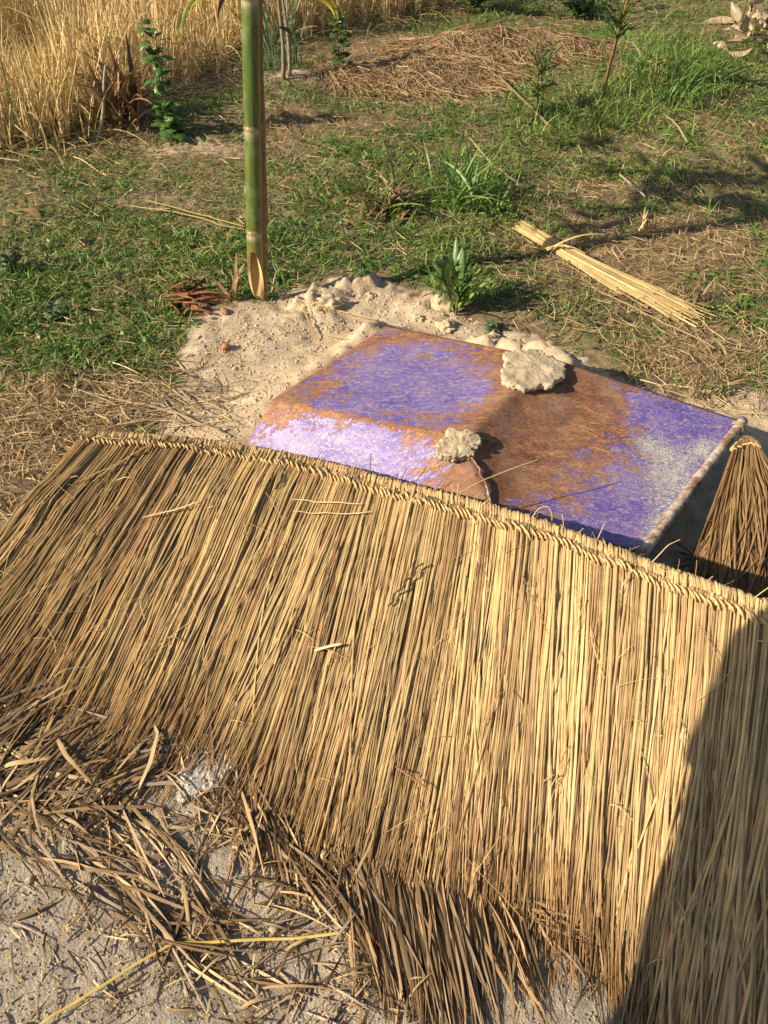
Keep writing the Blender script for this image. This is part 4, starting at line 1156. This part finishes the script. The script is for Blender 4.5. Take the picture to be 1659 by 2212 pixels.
# ------------------------------------------------------------------ grass cover
def greenness(x, y):
    G = .81 + fbm(x, y, .55, 4, 81) * .75 + fbm(x, y, .12, 2, 83) * .5
    for (u, v, r, ry, a) in ((220, 560, .7, .55, .30), (80, 700, .55, .3, .35), (300, 720, .45, .2, .30), (60, 420, .6, .4, .2), (480, 600, .3, .2, .2), (960, 420, .5, .45, .45), (1050, 340, .5, .4, .4), (800, 560, .5, .25, .4), (1100, 640, .4, .2, .25), (1400, 250, .7, .6, .5), (1500, 140, .7, .8, .6), (1230, 230, .5, .5, .5), (1250, 20, .9, .7, .5),
                              (300, 430, .4, .12, -.6), (640, 280, .6, .3, -.35), (1560, 600, .6, .5, -.55), (1450, 440, .35, .22, -.35), (1330, 560, .35, .2, -.3), (960, 150, .9, .6, -.9), (1620, 220, .5, .5, -.5), (1350, 100, .4, .5, -.4), (430, 330, .6, .14, -.5), (860, 230, .7, .35, -.25), (250, 870, .5, .14, -.7), (80, 1000, .5, .3, -.6), (1560, 780, .5, .2, -.4), (1280, 400, .25, .14, -.4)):
        G = G + a * blob(x, y, u, v, r, ry)
    return G
def cover_density(x, y):
    D = 1 - smooth(-.10, .0, poly_sd(x, y, SAND1) + fbm(x, y, .1, 3, 91) * .12)
    D = D * smooth(1.42, 1.75, y + .25 * x * (x < 0)) 
    for (u, v, r, ry, a) in ((330, 430, .35, .10, .6), (620, 200, .35, .15, .7), (430, 330, .4, .10, .7), (1620, 880, .4, .15, .8)):
        D = D * (1 - a * blob(x, y, u, v, r, ry))
    return D
def sample_cover(n, g, ymin=1.5, ymax=9.5, pw=1.5):
    out = []; c = 0
    while c < n:
        y = g.uniform(ymin, ymax, n); x = g.uniform(-1, 1, n) * (.75 + .52 * y)
        keep = (g.random(n) < (ymin / y) ** (pw - 1) ) & (g.random(n) < cover_density(x, y))
        out.append(np.stack([x[keep], y[keep]], -1)); c += keep.sum()
    return np.concatenate(out)[:n]
RICE = gpoly([(-400, 350), (0, 335), (180, 306), (300, 230), (420, 190), (520, 120), (600, 100), (740, 66), (880, 36), (1010, 0), (1120, -60)]) + [(2.4, 12), (-12, 12), (-12, 4.2)]

g = np.random.default_rng(55)
NG = 230000
q = sample_cover(NG, g)
G = greenness(q[:, 0], q[:, 1]); k = (g.random(len(q)) < smooth(.2, .95, G)) & ~((poly_sd(q[:, 0], q[:, 1], RICE) > .25) & (g.random(len(q)) < .8))
q = q[k]; G = G[k]; n = len(q)
hgt = np.clip(.6 + fbm(q[:, 0], q[:, 1], .25, 3, 85) * 1.2, .3, 1.4)
base = np.stack([q[:, 0], q[:, 1], terrain(q[:, 0], q[:, 1]) - .002], -1)
L_ = g.uniform(.025, .075, n) * hgt
P = on_ground(arcs(base, g.uniform(0, 2 * PI, n), g.uniform(.25, 1.4, n), g.uniform(.3, 1.5, n), L_, 3, g.normal(0, .3, n)), .002)
w = g.uniform(.0028, .0060, n)[:, None] * np.array([.8, 1., .15])[None]
c = mixc(np.array([.06, .14, .026]), np.array([.215, .37, .065]), g.random(n))
c = mixc(c, np.array([.26, .24, .08]), (g.random(n) < .12) * g.random(n))
props(strips('green_grass', P, w, c, M_grass, None, g.normal(0, .7, n), 0), 'short creeping green grass covering the ground beyond the thatch', 'grass', kind='stuff')

ND = 135000
q = sample_cover(ND, g)
G = greenness(q[:, 0], q[:, 1]); k = (g.random(len(q)) < np.clip(1.08 - .75 * smooth(.15, .95, G), 0, 1)); q = q[k]; n = len(q)
base = np.stack([q[:, 0], q[:, 1], terrain(q[:, 0], q[:, 1]) - .001], -1)
up_ = g.random(n) < .45
el = np.where(up_, g.uniform(.4, 1.4, n), g.uniform(-.05, .25, n))
L_ = np.where(up_, g.uniform(.015, .05, n), g.uniform(.03, .11, n))
P = on_ground(arcs(base, g.uniform(0, 2 * PI, n), el, g.uniform(0, .8, n), L_, 4, g.normal(0, .4, n)), .003)
P[~up_, :, 2] += (g.random((~up_).sum()) * .018)[:, None]
w = g.uniform(.0012, .0032, n)[:, None] * np.array([.9, 1., .8, .3])[None]
c = mixc(np.array([.32, .21, .10]), np.array([.68, .52, .27]), g.random(n) ** .9)
c = mixc(c, np.array([.30, .14, .07]), (g.random(n) < .12) * 1.)
props(strips('dry_grass', P, w, c, M_dry, None, g.normal(0, .6, n), 0), 'dry tan grass stubble and dead blades among the green grass', 'grass', kind='stuff')

g = np.random.default_rng(58)
n = 3400
bu = np.concatenate([g.normal(1450, 110, n // 2), g.normal(1250, 90, n // 4), g.normal(1000, 130, n - n // 2 - n // 4)]); bv = np.concatenate([g.normal(140, 60, n // 2), g.normal(255, 45, n // 4), g.normal(420, 60, n - n // 2 - n // 4)])
bv = np.maximum(bv, 5)
base = gspot(bu, bv); n = len(base)
P = on_ground(arcs(base, g.uniform(0, 2 * PI, n), g.uniform(.6, 1.5, n), g.uniform(.3, 1.4, n), g.uniform(.05, .15, n) * np.where(bv > 330, .6, 1.), 5), .003)
props(strips('bank_grass', P, g.uniform(.003, .006, n)[:, None] * lens(5, .1, .8)[None], mixc(np.array([.09, .17, .03]), np.array([.30, .40, .09]), g.random(n)), M_grass, None, g.normal(0, .6, n), 0), 'longer green grass on the bank and mid turf', 'grass', kind='stuff')

# small round-leaved weeds in the turf
q = sample_cover(9000, g, 1.6, 8)
G = greenness(q[:, 0], q[:, 1]); q = q[g.random(len(q)) < smooth(.45, .9, G + fbm(q[:, 0], q[:, 1], .15, 2, 87))]; n = len(q)
base = np.stack([q[:, 0], q[:, 1], terrain(q[:, 0], q[:, 1]) + g.uniform(.008, .035, n)], -1)
P = arcs(base, g.uniform(0, 2 * PI, n), g.uniform(-.1, .7, n), g.uniform(0, .7, n), g.uniform(.012, .030, n), 5)
w = g.uniform(.008, .016, n)[:, None] * np.array([.25, .9, 1., .75, .15])[None]
props(strips('small_weeds', P, w, mixc(np.array([.06, .115, .03]), np.array([.15, .22, .07]), g.random(n)), M_leaf, None, g.normal(0, .4, n), .12), 'tiny broad leaved weeds growing in the turf', 'weeds', kind='stuff')

# ------------------------------------------------------------------ rice field
g = np.random.default_rng(66)
n0 = 105000
x = g.uniform(-7, 2.2, n0); y = g.uniform(3.6, 11.5, n0)
sdv = poly_sd(x, y, RICE)
k = (sdv > 0) & (g.random(n0) < np.clip(1.0 - (y - 4) * .08, .35, 1)) & (x > -1.0 - .55 * y)
x, y, sdv = x[k], y[k], sdv[k]
# planted in clumps
hx = np.round(x / .12) * .12; hy = np.round(y / .12) * .12
jx = hx + (vn(hx * 31, hy * 17, 3)) * .10; jy = hy + vn(hx * 13, hy * 29, 4) * .10
x = x * .45 + jx * .55; y = y * .45 + jy * .55
n = len(x)
base = np.stack([x, y, terrain(x, y)], -1)
L_ = g.uniform(.35, .80, n) * np.clip(.6 + fbm(x, y, .5, 3, 95) * 1.2, .35, 1.15)
taz = fbm(x, y, .35, 2, 96) * 9 + g.normal(0, 1.2, n)
P = arcs(base, taz, g.normal(1.36, .16, n), g.uniform(-.05, .35, n), L_, 6, g.normal(0, .3, n))
w = g.uniform(.003, .0065, n)[:, None] * np.array([1, 1, .95, .85, .7, .25])[None]
c = mixc(np.array([.54, .38, .16]), np.array([.95, .74, .37]), g.random(n))
parts = [strip_data(P, w, c, g.normal(0, .5, n), .0)]
# bent leaves and broken stalks between them
m = 26000; i = g.integers(0, n, m)
b = base[i] + np.array([0, 0, 1.]) * (g.random(m) ** 1.3 * L_[i] * .85)[:, None] + g.normal(0, .03, (m, 3)) * np.array([1, 1, .3])
P = arcs(b, g.uniform(0, 2 * PI, m), g.uniform(-.5, 1.3, m), g.uniform(.4, 2.2, m), g.uniform(.10, .32, m), 6, g.normal(0, .5, m))
P = on_ground(P, .004)
w = g.uniform(.002, .006, m)[:, None] * np.array([.8, 1, 1, .85, .6, .15])[None]
parts.append(strip_data(P, w, mixc(np.array([.38, .25, .11]), np.array([.80, .61, .30]), g.random(m)), g.normal(0, .8, m), 0))
V, F, C = cat(parts)
props(link('rice_stalks', mesh_np('rice_stalks', V, F, C), M_dry), 'tall dry golden rice stalks standing in the field at the upper left', 'rice', kind='stuff')
# straw on the field floor
g = np.random.default_rng(67)
n = 9000
x = g.uniform(-4.5, 2.0, n * 2); y = g.uniform(3.8, 8.5, n * 2); k = poly_sd(x, y, RICE) > -.25; x, y = x[k][:n], y[k][:n]; n = len(x)
base = np.stack([x, y, terrain(x, y) + g.uniform(0, .06, n)], -1)
P = on_ground(arcs(base, g.uniform(0, 2 * PI, n), g.uniform(-.2, .5, n), g.uniform(0, 1, n), g.uniform(.08, .3, n), 5), .004)
props(strips('fallen_straw', P, np.repeat(g.uniform(.002, .005, n)[:, None], 5, 1), mixc(np.array([.30, .19, .09]), np.array([.66, .50, .25]), g.random(n)), M_dry, None, g.normal(0, .5, n), 0), 'fallen rice straw matted on the field floor between the stalks', 'straw', kind='stuff')

# ------------------------------------------------------------------ hay heaps
def heap(u, v, rx, ry, h, n, label, seed):
    g = np.random.default_rng(seed)
    c0 = gspot(u, v)
    th_ = thing('hay_heap', label, 'hay heap', tuple(c0))
    na, nr = 60, 24
    th = np.linspace(0, 2 * PI, na, endpoint=False); rr = np.linspace(0, 1, nr)
    A, Rr = np.meshgrid(th, rr)
    def hz(x, y):
        r2 = ((x - c0[0]) / rx) ** 2 + ((y - c0[1]) / ry) ** 2
        return terrain(x, y) + h * np.clip(1 - r2, 0, 1) ** .6 * (1 + fbm(x, y, .25, 3, seed) * 1.6)
    X_ = c0[0] + rx * Rr * np.cos(A); Y_ = c0[1] + ry * Rr * np.sin(A)
    V = np.stack([X_, Y_, hz(X_, Y_) - .02], -1).reshape(-1, 3)
    i = np.arange(na * nr).reshape(nr, na)
    F = np.stack([i[:-1], np.roll(i, -1, 1)[:-1], np.roll(i, -1, 1)[1:], i[1:]], -1).reshape(-1, 4)[:, ::-1]
    link('core', mesh_np('core', V, F, np.tile([.20, .11, .055], (len(V), 1))), M_dry, th_)
    r = np.sqrt(g.random(n)) * 1.08; a = g.uniform(0, 2 * PI, n)
    x = c0[0] + rx * r * np.cos(a); y = c0[1] + ry * r * np.sin(a)
    az = g.normal(-.35, .9, n)
    P = arcs(np.stack([x, y, 0 * x], -1), az, 0 * az, 0 * az, g.uniform(.05, .22, n), 6, g.normal(0, .25, n))
    P[..., 2] = hz(P[..., 0], P[..., 1]) + (g.random(n) ** 2 * .03)[:, None] + .003
    c = mixc(np.array([.24, .14, .07]), np.array([.60, .43, .24]), g.random(n) ** 1.1)
    props(strips('hay', P, np.repeat(g.uniform(.0018, .0045, n)[:, None], 6, 1), c, M_dry, th_, g.normal(0, .5, n), 0), kind='stuff')
heap(1050, 108, .66, .30, .05, 9000, 'larger reddish brown hay heap at the top between field and grass', 5)
heap(885, 165, .50, .24, .035, 6000, 'lower flatter hay heap left of the large one', 6)

# ------------------------------------------------------------------ plants
def tuft(name, label, catg, u, v, n, L, W, cols, seed, el=(.7, 1.5), curl=(.3, 1.4), spread=.03, K=8, mat=M_leaf, individual=True, arch=.2):
    g = np.random.default_rng(seed)
    c0 = gspot(u, v)
    t = thing(name, label, catg, tuple(c0))
    for i in range(n):
        b = c0[None] + np.array([[g.normal(0, spread), g.normal(0, spread), 0]]); b[:, 2] = terrain(b[:, 0], b[:, 1]) - .004
        P = arcs(b, g.uniform(0, 2 * PI, 1), g.uniform(*el, 1), g.uniform(*curl, 1), g.uniform(*L, 1), K, g.normal(0, .25, 1))
        P = on_ground(P, .004)
        w = g.uniform(*W) * lens(K, .06, .55, .35)[None]
        c = np.array([cols[g.integers(len(cols))]]) * g.uniform(.8, 1.25)
        strips('blade', P, w, c, mat, t, g.normal(0, .5, 1), arch)
    return t
GR = [(.09, .18, .035), (.13, .24, .045), (.18, .29, .06)]
BL = [(.10, .17, .09), (.14, .21, .11)]
DRY = [(.48, .34, .16), (.34, .22, .10), (.56, .42, .2)]
tuft('grass_tuft', 'tall bright green grass tuft in the middle of the turf', 'grass tuft', 1010, 440, 60, (.16, .36), (.007, .013), GR, 201, spread=.05)
tuft('grass_tuft', 'wide green grass tuft just behind the tall one near the cane', 'grass tuft', 975, 385, 30, (.12, .26), (.006, .011), GR, 202, spread=.06)
tuft('grass_tuft', 'lanky green grass tuft on the bank at the upper right', 'grass tuft', 1455, 225, 46, (.18, .42), (.006, .011), GR, 203, spread=.07)
tuft('grass_tuft', 'bushy green grass tuft left of the lanky one on the bank', 'grass tuft', 1400, 165, 30, (.15, .3), (.006, .01), GR, 204, spread=.09)
tuft('grass_tuft', 'thin upright green grass sprig right of the bundle tip', 'grass tuft', 1395, 470, 4, (.08, .14), (.004, .006), GR, 205, (1.2, 1.5), (0, .3), .008)
tuft('grass_tuft', 'two slender green blades in the dry grass near the right', 'grass tuft', 1525, 470, 3, (.10, .16), (.004, .006), GR, 206, (1.2, 1.5), (0, .3), .008)
tuft('grass_tuft', 'small fine green tuft at the right edge beside the sand', 'grass tuft', 1640, 815, 26, (.05, .10), (.003, .005), GR, 207, spread=.03)
tuft('dry_tuft', 'dried brown fern like clump left of the tall green tuft', 'dry plant', 830, 455, 95, (.10, .28), (.007, .014), [(.34, .2, .1), (.46, .32, .16), (.2, .12, .06), (.12, .19, .04), (.16, .24, .05)], 208, (.5, 1.5), (.6, 2.0), .06)
tuft('dry_tuft', 'dark withered leaf clump at the edge of the rice field', 'dry plant', 272, 268, 60, (.22, .46), (.014, .03), [(.20, .12, .06), (.30, .17, .08), (.13, .08, .045), (.42, .30, .15)], 209, (1.0, 1.55), (.1, 1.6), .05)
tuft('dry_tuft', 'pale dry stubble clump in the grass at the right', 'dry plant', 1500, 655, 16, (.06, .13), (.005, .009), DRY, 210, (.6, 1.5), (.1, .6), .02)
tuft('dry_tuft', 'short golden stubble clump behind the bundle', 'dry plant', 1400, 500, 12, (.05, .10), (.006, .010), DRY, 211, (.6, 1.5), (.1, .6), .02)
tuft('reed_clump', 'blue green leafy reeds standing behind the bamboo pole', 'reeds', 600, 150, 34, (.30, .60), (.008, .014), BL, 212, (1.2, 1.55), (0, .8), .09)
tuft('reed_clump', 'thin green reeds at the left edge of the rice field', 'reeds', 55, 320, 7, (.35, .6), (.006, .010), BL, 213, (1.35, 1.55), (0, .3), .06)
tuft('grass_tuft', 'dark leafy weed clump at the foot of the bamboo', 'weed', 497, 640, 12, (.04, .08), (.008, .014), GR, 214, (.3, 1.3), (.2, .8), .02)
tuft('grass_tuft', 'broken green blades beside the right foot of the bamboo', 'weed', 592, 640, 9, (.06, .13), (.003, .006), GR + DRY, 215, (.5, 1.4), (.1, .8), .02)

def herb(name, label, catg, u, v, stems, H, nl, L, W, cols, seed, stemcol=(.16, .14, .06), lean_=.12, el=(.1, 1.1), curl=(.2, .9), low=.1, r=.004, tops=0, round_=False):
    g = np.random.default_rng(seed); c0 = gspot(u, v)
    t = thing(name, label, catg, tuple(c0))
    for s in range(stems):
        h = H * g.uniform(.75, 1.05); a = g.uniform(0, 2 * PI)
        K = 10; tt = np.linspace(0, 1, K)
        off = g.normal(0, .012, 2) * (stems > 1)
        P = np.stack([c0[0] + off[0] + math.cos(a) * lean_ * h * tt ** 1.4, c0[1] + off[1] + math.sin(a) * lean_ * h * tt ** 1.4, c0[2] - .01 + h * tt], -1)
        tube('stem', P, np.linspace(r, r * .4, K), M_wood, t, 6, stemcol)
        for i in range(nl):
            f = low + (1 - low) * (i + .5) / nl if not tops else g.uniform(tops, 1.0)
            k = min(int(f * (K - 1)), K - 2); b = P[k] + (P[k + 1] - P[k]) * (f * (K - 1) - k)
            az = i * 2.4 + g.normal(0, .4)
            Kl = 9
            Q = arcs(b[None], np.array([az]), g.uniform(*el, 1), g.uniform(*curl, 1), np.array([g.uniform(*L)]) * (1 - .35 * f), Kl)
            prof = np.array([.08, .12, .6, .95, 1., .9, .65, .3, .04]) if round_ else lens(Kl, .05, .2, .45)
            w = g.uniform(*W) * prof[None] * (1 - .25 * f)
            c = np.array([cols[g.integers(len(cols))]]) * g.uniform(.8, 1.25)
            strips('leaf', Q, w, c, M_leaf, t, g.normal(0, .35, 1), .18)
    return t
herb('leafy_plant', 'dark glossy broad leaved plant growing just behind the tray', 'plant', 985, 672, 6, .17, 8, (.12, .20), (.018, .030), [(.08, .16, .04), (.11, .21, .05), (.22, .33, .08)], 301, lean_=.35, el=(.8, 1.5), curl=(.1, .9), low=.05)
herb('leafy_plant', 'small green seedling right of the broad leaved plant', 'plant', 1075, 715, 3, .05, 6, (.03, .05), (.016, .024), [(.08, .15, .04)], 302, lean_=.4, el=(0, .9), r=.002, round_=True)
herb('sapling', 'near small sapling with narrow dark leaves beside the cane stick', 'sapling', 1165, 255, 3, .36, 22, (.09, .15), (.014, .024), [(.07, .12, .03), (.11, .17, .04), (.18, .24, .06)], 303, tops=.3, el=(.1, 1.2), r=.006)
herb('sapling', 'taller reddish stemmed sapling at the upper right', 'sapling', 1300, 215, 2, .62, 34, (.12, .2), (.016, .028), [(.07, .12, .03), (.12, .18, .04), (.2, .26, .06)], 304, (.26, .14, .07), tops=.5, el=(.2, 1.35), r=.008)
herb('tall_weed', 'tall green leafy weed standing before the rice field', 'weed', 370, 300, 2, .58, 40, (.04, .12), (.02, .075), [(.055, .12, .03), (.08, .17, .04), (.12, .22, .05)], 305, lean_=.2, el=(-.5, .9), curl=(.2, 1.0), low=.02, round_=True)
herb('tall_weed', 'short lush green weed at the foot of the tall weed', 'weed', 385, 302, 4, .16, 8, (.07, .11), (.05, .08), [(.08, .17, .04), (.12, .23, .05)], 306, el=(-.1, .8), round_=True, lean_=.3)
herb('tall_weed', 'green leafy weed in front of the lower hay heap', 'weed', 738, 160, 3, .38, 15, (.06, .10), (.04, .06), [(.06, .13, .03), (.10, .19, .05)], 307, el=(-.2, .8), round_=True)
herb('leafy_plant', 'pale green round leaved weed at the far left of the turf', 'weed', 30, 590, 5, .10, 7, (.03, .05), (.03, .04), [(.17, .22, .10), (.13, .18, .08)], 308, round_=True, lean_=.5)
herb('leafy_plant', 'second pale round leaved weed lower at the left', 'weed', 110, 690, 4, .06, 6, (.03, .05), (.025, .035), [(.17, .22, .10), (.13, .18, .08)], 309, round_=True, lean_=.6)
herb('leafy_plant', 'dry seed headed weed with thin dark stems right of the tray', 'weed', 1500, 860, 5, .16, 6, (.02, .05), (.003, .006), [(.20, .12, .06), (.12, .12, .05)], 310, (.14, .09, .05), .35, r=.0018)
herb('leafy_plant', 'yellowing thin weed on the bank left of the dead leaf', 'weed', 1410, 200, 3, .22, 7, (.05, .09), (.010, .018), [(.36, .34, .06), (.44, .28, .10)], 311, (.34, .2, .1), .25, r=.003)
herb('leafy_plant', 'low dark green bush before the path at the top', 'bush', 1250, 42, 22, .30, 15, (.05, .10), (.03, .05), [(.04, .10, .025), (.06, .14, .035), (.09, .18, .05)], 312, lean_=1.2, round_=True)
herb('leafy_plant', 'dark green bush at the top behind the large hay heap', 'bush', 1020, 30, 18, .5, 14, (.05, .12), (.02, .04), [(.05, .10, .03), (.08, .15, .04), (.30, .26, .10)], 313, lean_=.9, round_=False)

# standing sticks by the field
def stick(label, u0, v0, u1, v1, r, col, dy=0.02, name='dry_stick'):
    b = gspot(u0, v0); dep = b[1] + dy
    dv = (1106 - v1) / FPX; t = dep / (cP + sP * dv); e = np.array([(u1 - 829.5) / FPX * t, dep, CAM_H + (-sP + cP * dv) * t])
    tt = np.linspace(0, 1, 14); P = b * (1 - tt)[:, None] + e * tt[:, None]; P[:, 0] += np.sin(tt * 5) * .008
    o = tube(name, P, np.linspace(r, r * .6, 14), M_wood, None, 8, col); props(o, label, 'stick')
stick('grey bare stick leaning left of the dark withered clump', 212, 300, 232, 140, .010, (.42, .36, .28))
stick('grey sapling stem standing right behind the bamboo pole', 612, 172, 600, -60, .013, (.27, .21, .15))
stick('second thinner grey stem right of the first behind the pole', 626, 165, 608, -60, .010, (.32, .25, .18))
stick('cane with a broken top leaning in the dry field at the far left', 105, 330, 60, 190, .006, (.56, .42, .2))

# dead curled leaves at the upper right corner
g = np.random.default_rng(88)
dl = thing('dead_leaf_pile', 'heap of pale curled dead leaves in the upper right corner', 'dead leaves', tuple(gspot(1630, 100)))
for i in range(46):
    b = gspot(g.uniform(1570, 1720), g.uniform(50, 130), g.uniform(.0, .16))[None]
    P = arcs(b, g.uniform(0, 2 * PI, 1), g.uniform(-.4, .9, 1), g.uniform(-1, 2.5, 1), g.uniform(.08, .24, 1), 9, g.normal(0, 1.0, 1))
    strips('leaf', on_ground(P, .01), g.uniform(.03, .07) * lens(9, .1, .4)[None], np.array([[.50, .38, .24]]) * g.uniform(.5, 1.2), M_leaf, dl, g.normal(0, .8, 1), .35)
herb('leafy_plant', 'yellow leaved sapling at the top right corner', 'sapling', 1600, 60, 2, .5, 8, (.12, .2), (.04, .06), [(.50, .42, .06), (.35, .38, .07), (.1, .17, .05)], 314, low=.5, r=.007)

# ------------------------------------------------------------------ things outside the frame that throw shade into it
# made-up cloth on a rail left of the camera, added to cast the lower right shadow
rk = thing('shadow_caster_rail', 'added unseen bamboo rail on two posts that carries the shadow casting cloth', 'rail', (-.66, -.2, 0))
tube('rail', np.array([[-.66, -.6, 1.36], [-.66, .62, 1.36]]), .016, M_bamboo, rk, 10, (.3, .25, .1))
for y_ in (-.5, -.18): tube('post', np.array([[-.69, y_, -.02], [-.69, y_, 1.40]]), .018, M_bamboo, rk, 10, (.3, .25, .1))
gs, gq = np.meshgrid(np.linspace(0, 1, 160), np.linspace(0, 1.15, 120)); gp_ = T1.pos(gs.ravel(), gq.ravel(), 0 * gs.ravel() + .012)
dpt = gp_[:, 1] * cP + (CAM_H - gp_[:, 2]) * sP
gu = 829.5 + gp_[:, 0] / dpt * FPX; gv = 1106 - (gp_[:, 1] * sP - (CAM_H - gp_[:, 2]) * cP) / dpt * FPX
edge_pts = []
for (u, v) in ((1322, 2212), (1345, 2140), (1365, 2070), (1400, 1960), (1440, 1870), (1480, 1780), (1510, 1660), (1533, 1560), (1555, 1460), (1600, 1380), (1650, 1325)):
    k = np.argmin((gu - u) ** 2 + (gv - v) ** 2)
    w_ = gp_[k] if (v < 2030) else gspot(u, v)
    t = (w_[0] + .64) / LD[0]
    edge_pts.append((w_[1] - t * LD[1], w_[2] - t * LD[2]))
edge_pts.sort()
ea = np.array(edge_pts); pf = np.polyfit(ea[:, 0], ea[:, 1], 3); ea[:, 1] = np.polyval(pf, ea[:, 0]); edge_pts = [tuple(e) for e in ea]
hem = np.array([(-.55, edge_pts[0][1] - .08)] + edge_pts + [(edge_pts[-1][0] + .01, 1.3)])  # hem of the added cloth, shaped to throw the wanted shadow edge
hem_old = np.array([(-.55, .50), (.05, .55), (.129, .577), (.217, .602), (.27, .662), (.37, .75), (.47, .84), (.565, .944), (.585, 1.10)])
print('HEM', edge_pts)
yy = np.linspace(-.55, edge_pts[-1][0] + .005, 80); hz_ = np.interp(yy, hem[:, 0], hem[:, 1])
tv = np.linspace(0, 1, 30)[:, None]
Yc = np.repeat(yy[None], 30, 0); Zc = 1.382 - (1.382 - hz_)[None] * tv
Xc = -.64 + .012 * np.sin(Yc * 40) * tv
Xb = -.682 + 0 * Xc
V = np.concatenate([np.stack([Xb[::-1], Yc, (1.382 - (1.382 - np.maximum(hz_, .9))[None] * tv)[::-1]], -1)[:, :, :], np.stack([Xc, Yc, Zc], -1)])
i = np.arange(V.shape[0] * 80).reshape(-1, 80)
F = np.stack([i[:-1, :-1], i[:-1, 1:], i[1:, 1:], i[1:, :-1]], -1).reshape(-1, 4)
m, n, l, b = material('shadow_caster_dark'); b.inputs['Base Color'].default_value = (.06, .065, .09, 1); b.inputs['Roughness'].default_value = .9
props(link('shadow_caster_cloth', mesh_np('shadow_caster_cloth', V.reshape(-1, 3), F), m), 'added unseen dark blue cloth that casts the shadow at the lower right', 'cloth')

# ------------------------------------------------------------------ shared group phrases for repeats
GROUPS = {'thatch_panel': 'thatch panels', 'mud_clump': 'dried mud cakes on the tray', 'ash_lump': 'white ash lumps', 'earth_clod': 'earth clods behind the tray', 'pebble': 'pebbles on the sand',
          'dry_leaf': 'loose dry leaves on the ground', 'flat_reed': 'loose reeds on the foreground sand', 'split_reed': 'split reeds lying round the sand patch', 'thin_straw': 'single straws in the grass',
          'loose_straw': 'loose straws lying on the thatch', 'stray_straw': 'stray straws rising from the thatch ridge', 'hay_heap': 'hay heaps by the field', 'grass_tuft': 'green grass tufts',
          'dry_tuft': 'dried plant clumps', 'reed_clump': 'green reeds by the rice field', 'leafy_plant': 'small leafy plants', 'sapling': 'young saplings on the bank', 'tall_weed': 'green weeds before the field', 'dry_stick': 'dry standing sticks'}
for o in list(sc.objects):
    b_ = o.name.split('.')[0]
    if o.parent is None and b_ in GROUPS and 'category' in o: o['group'] = GROUPS[b_]
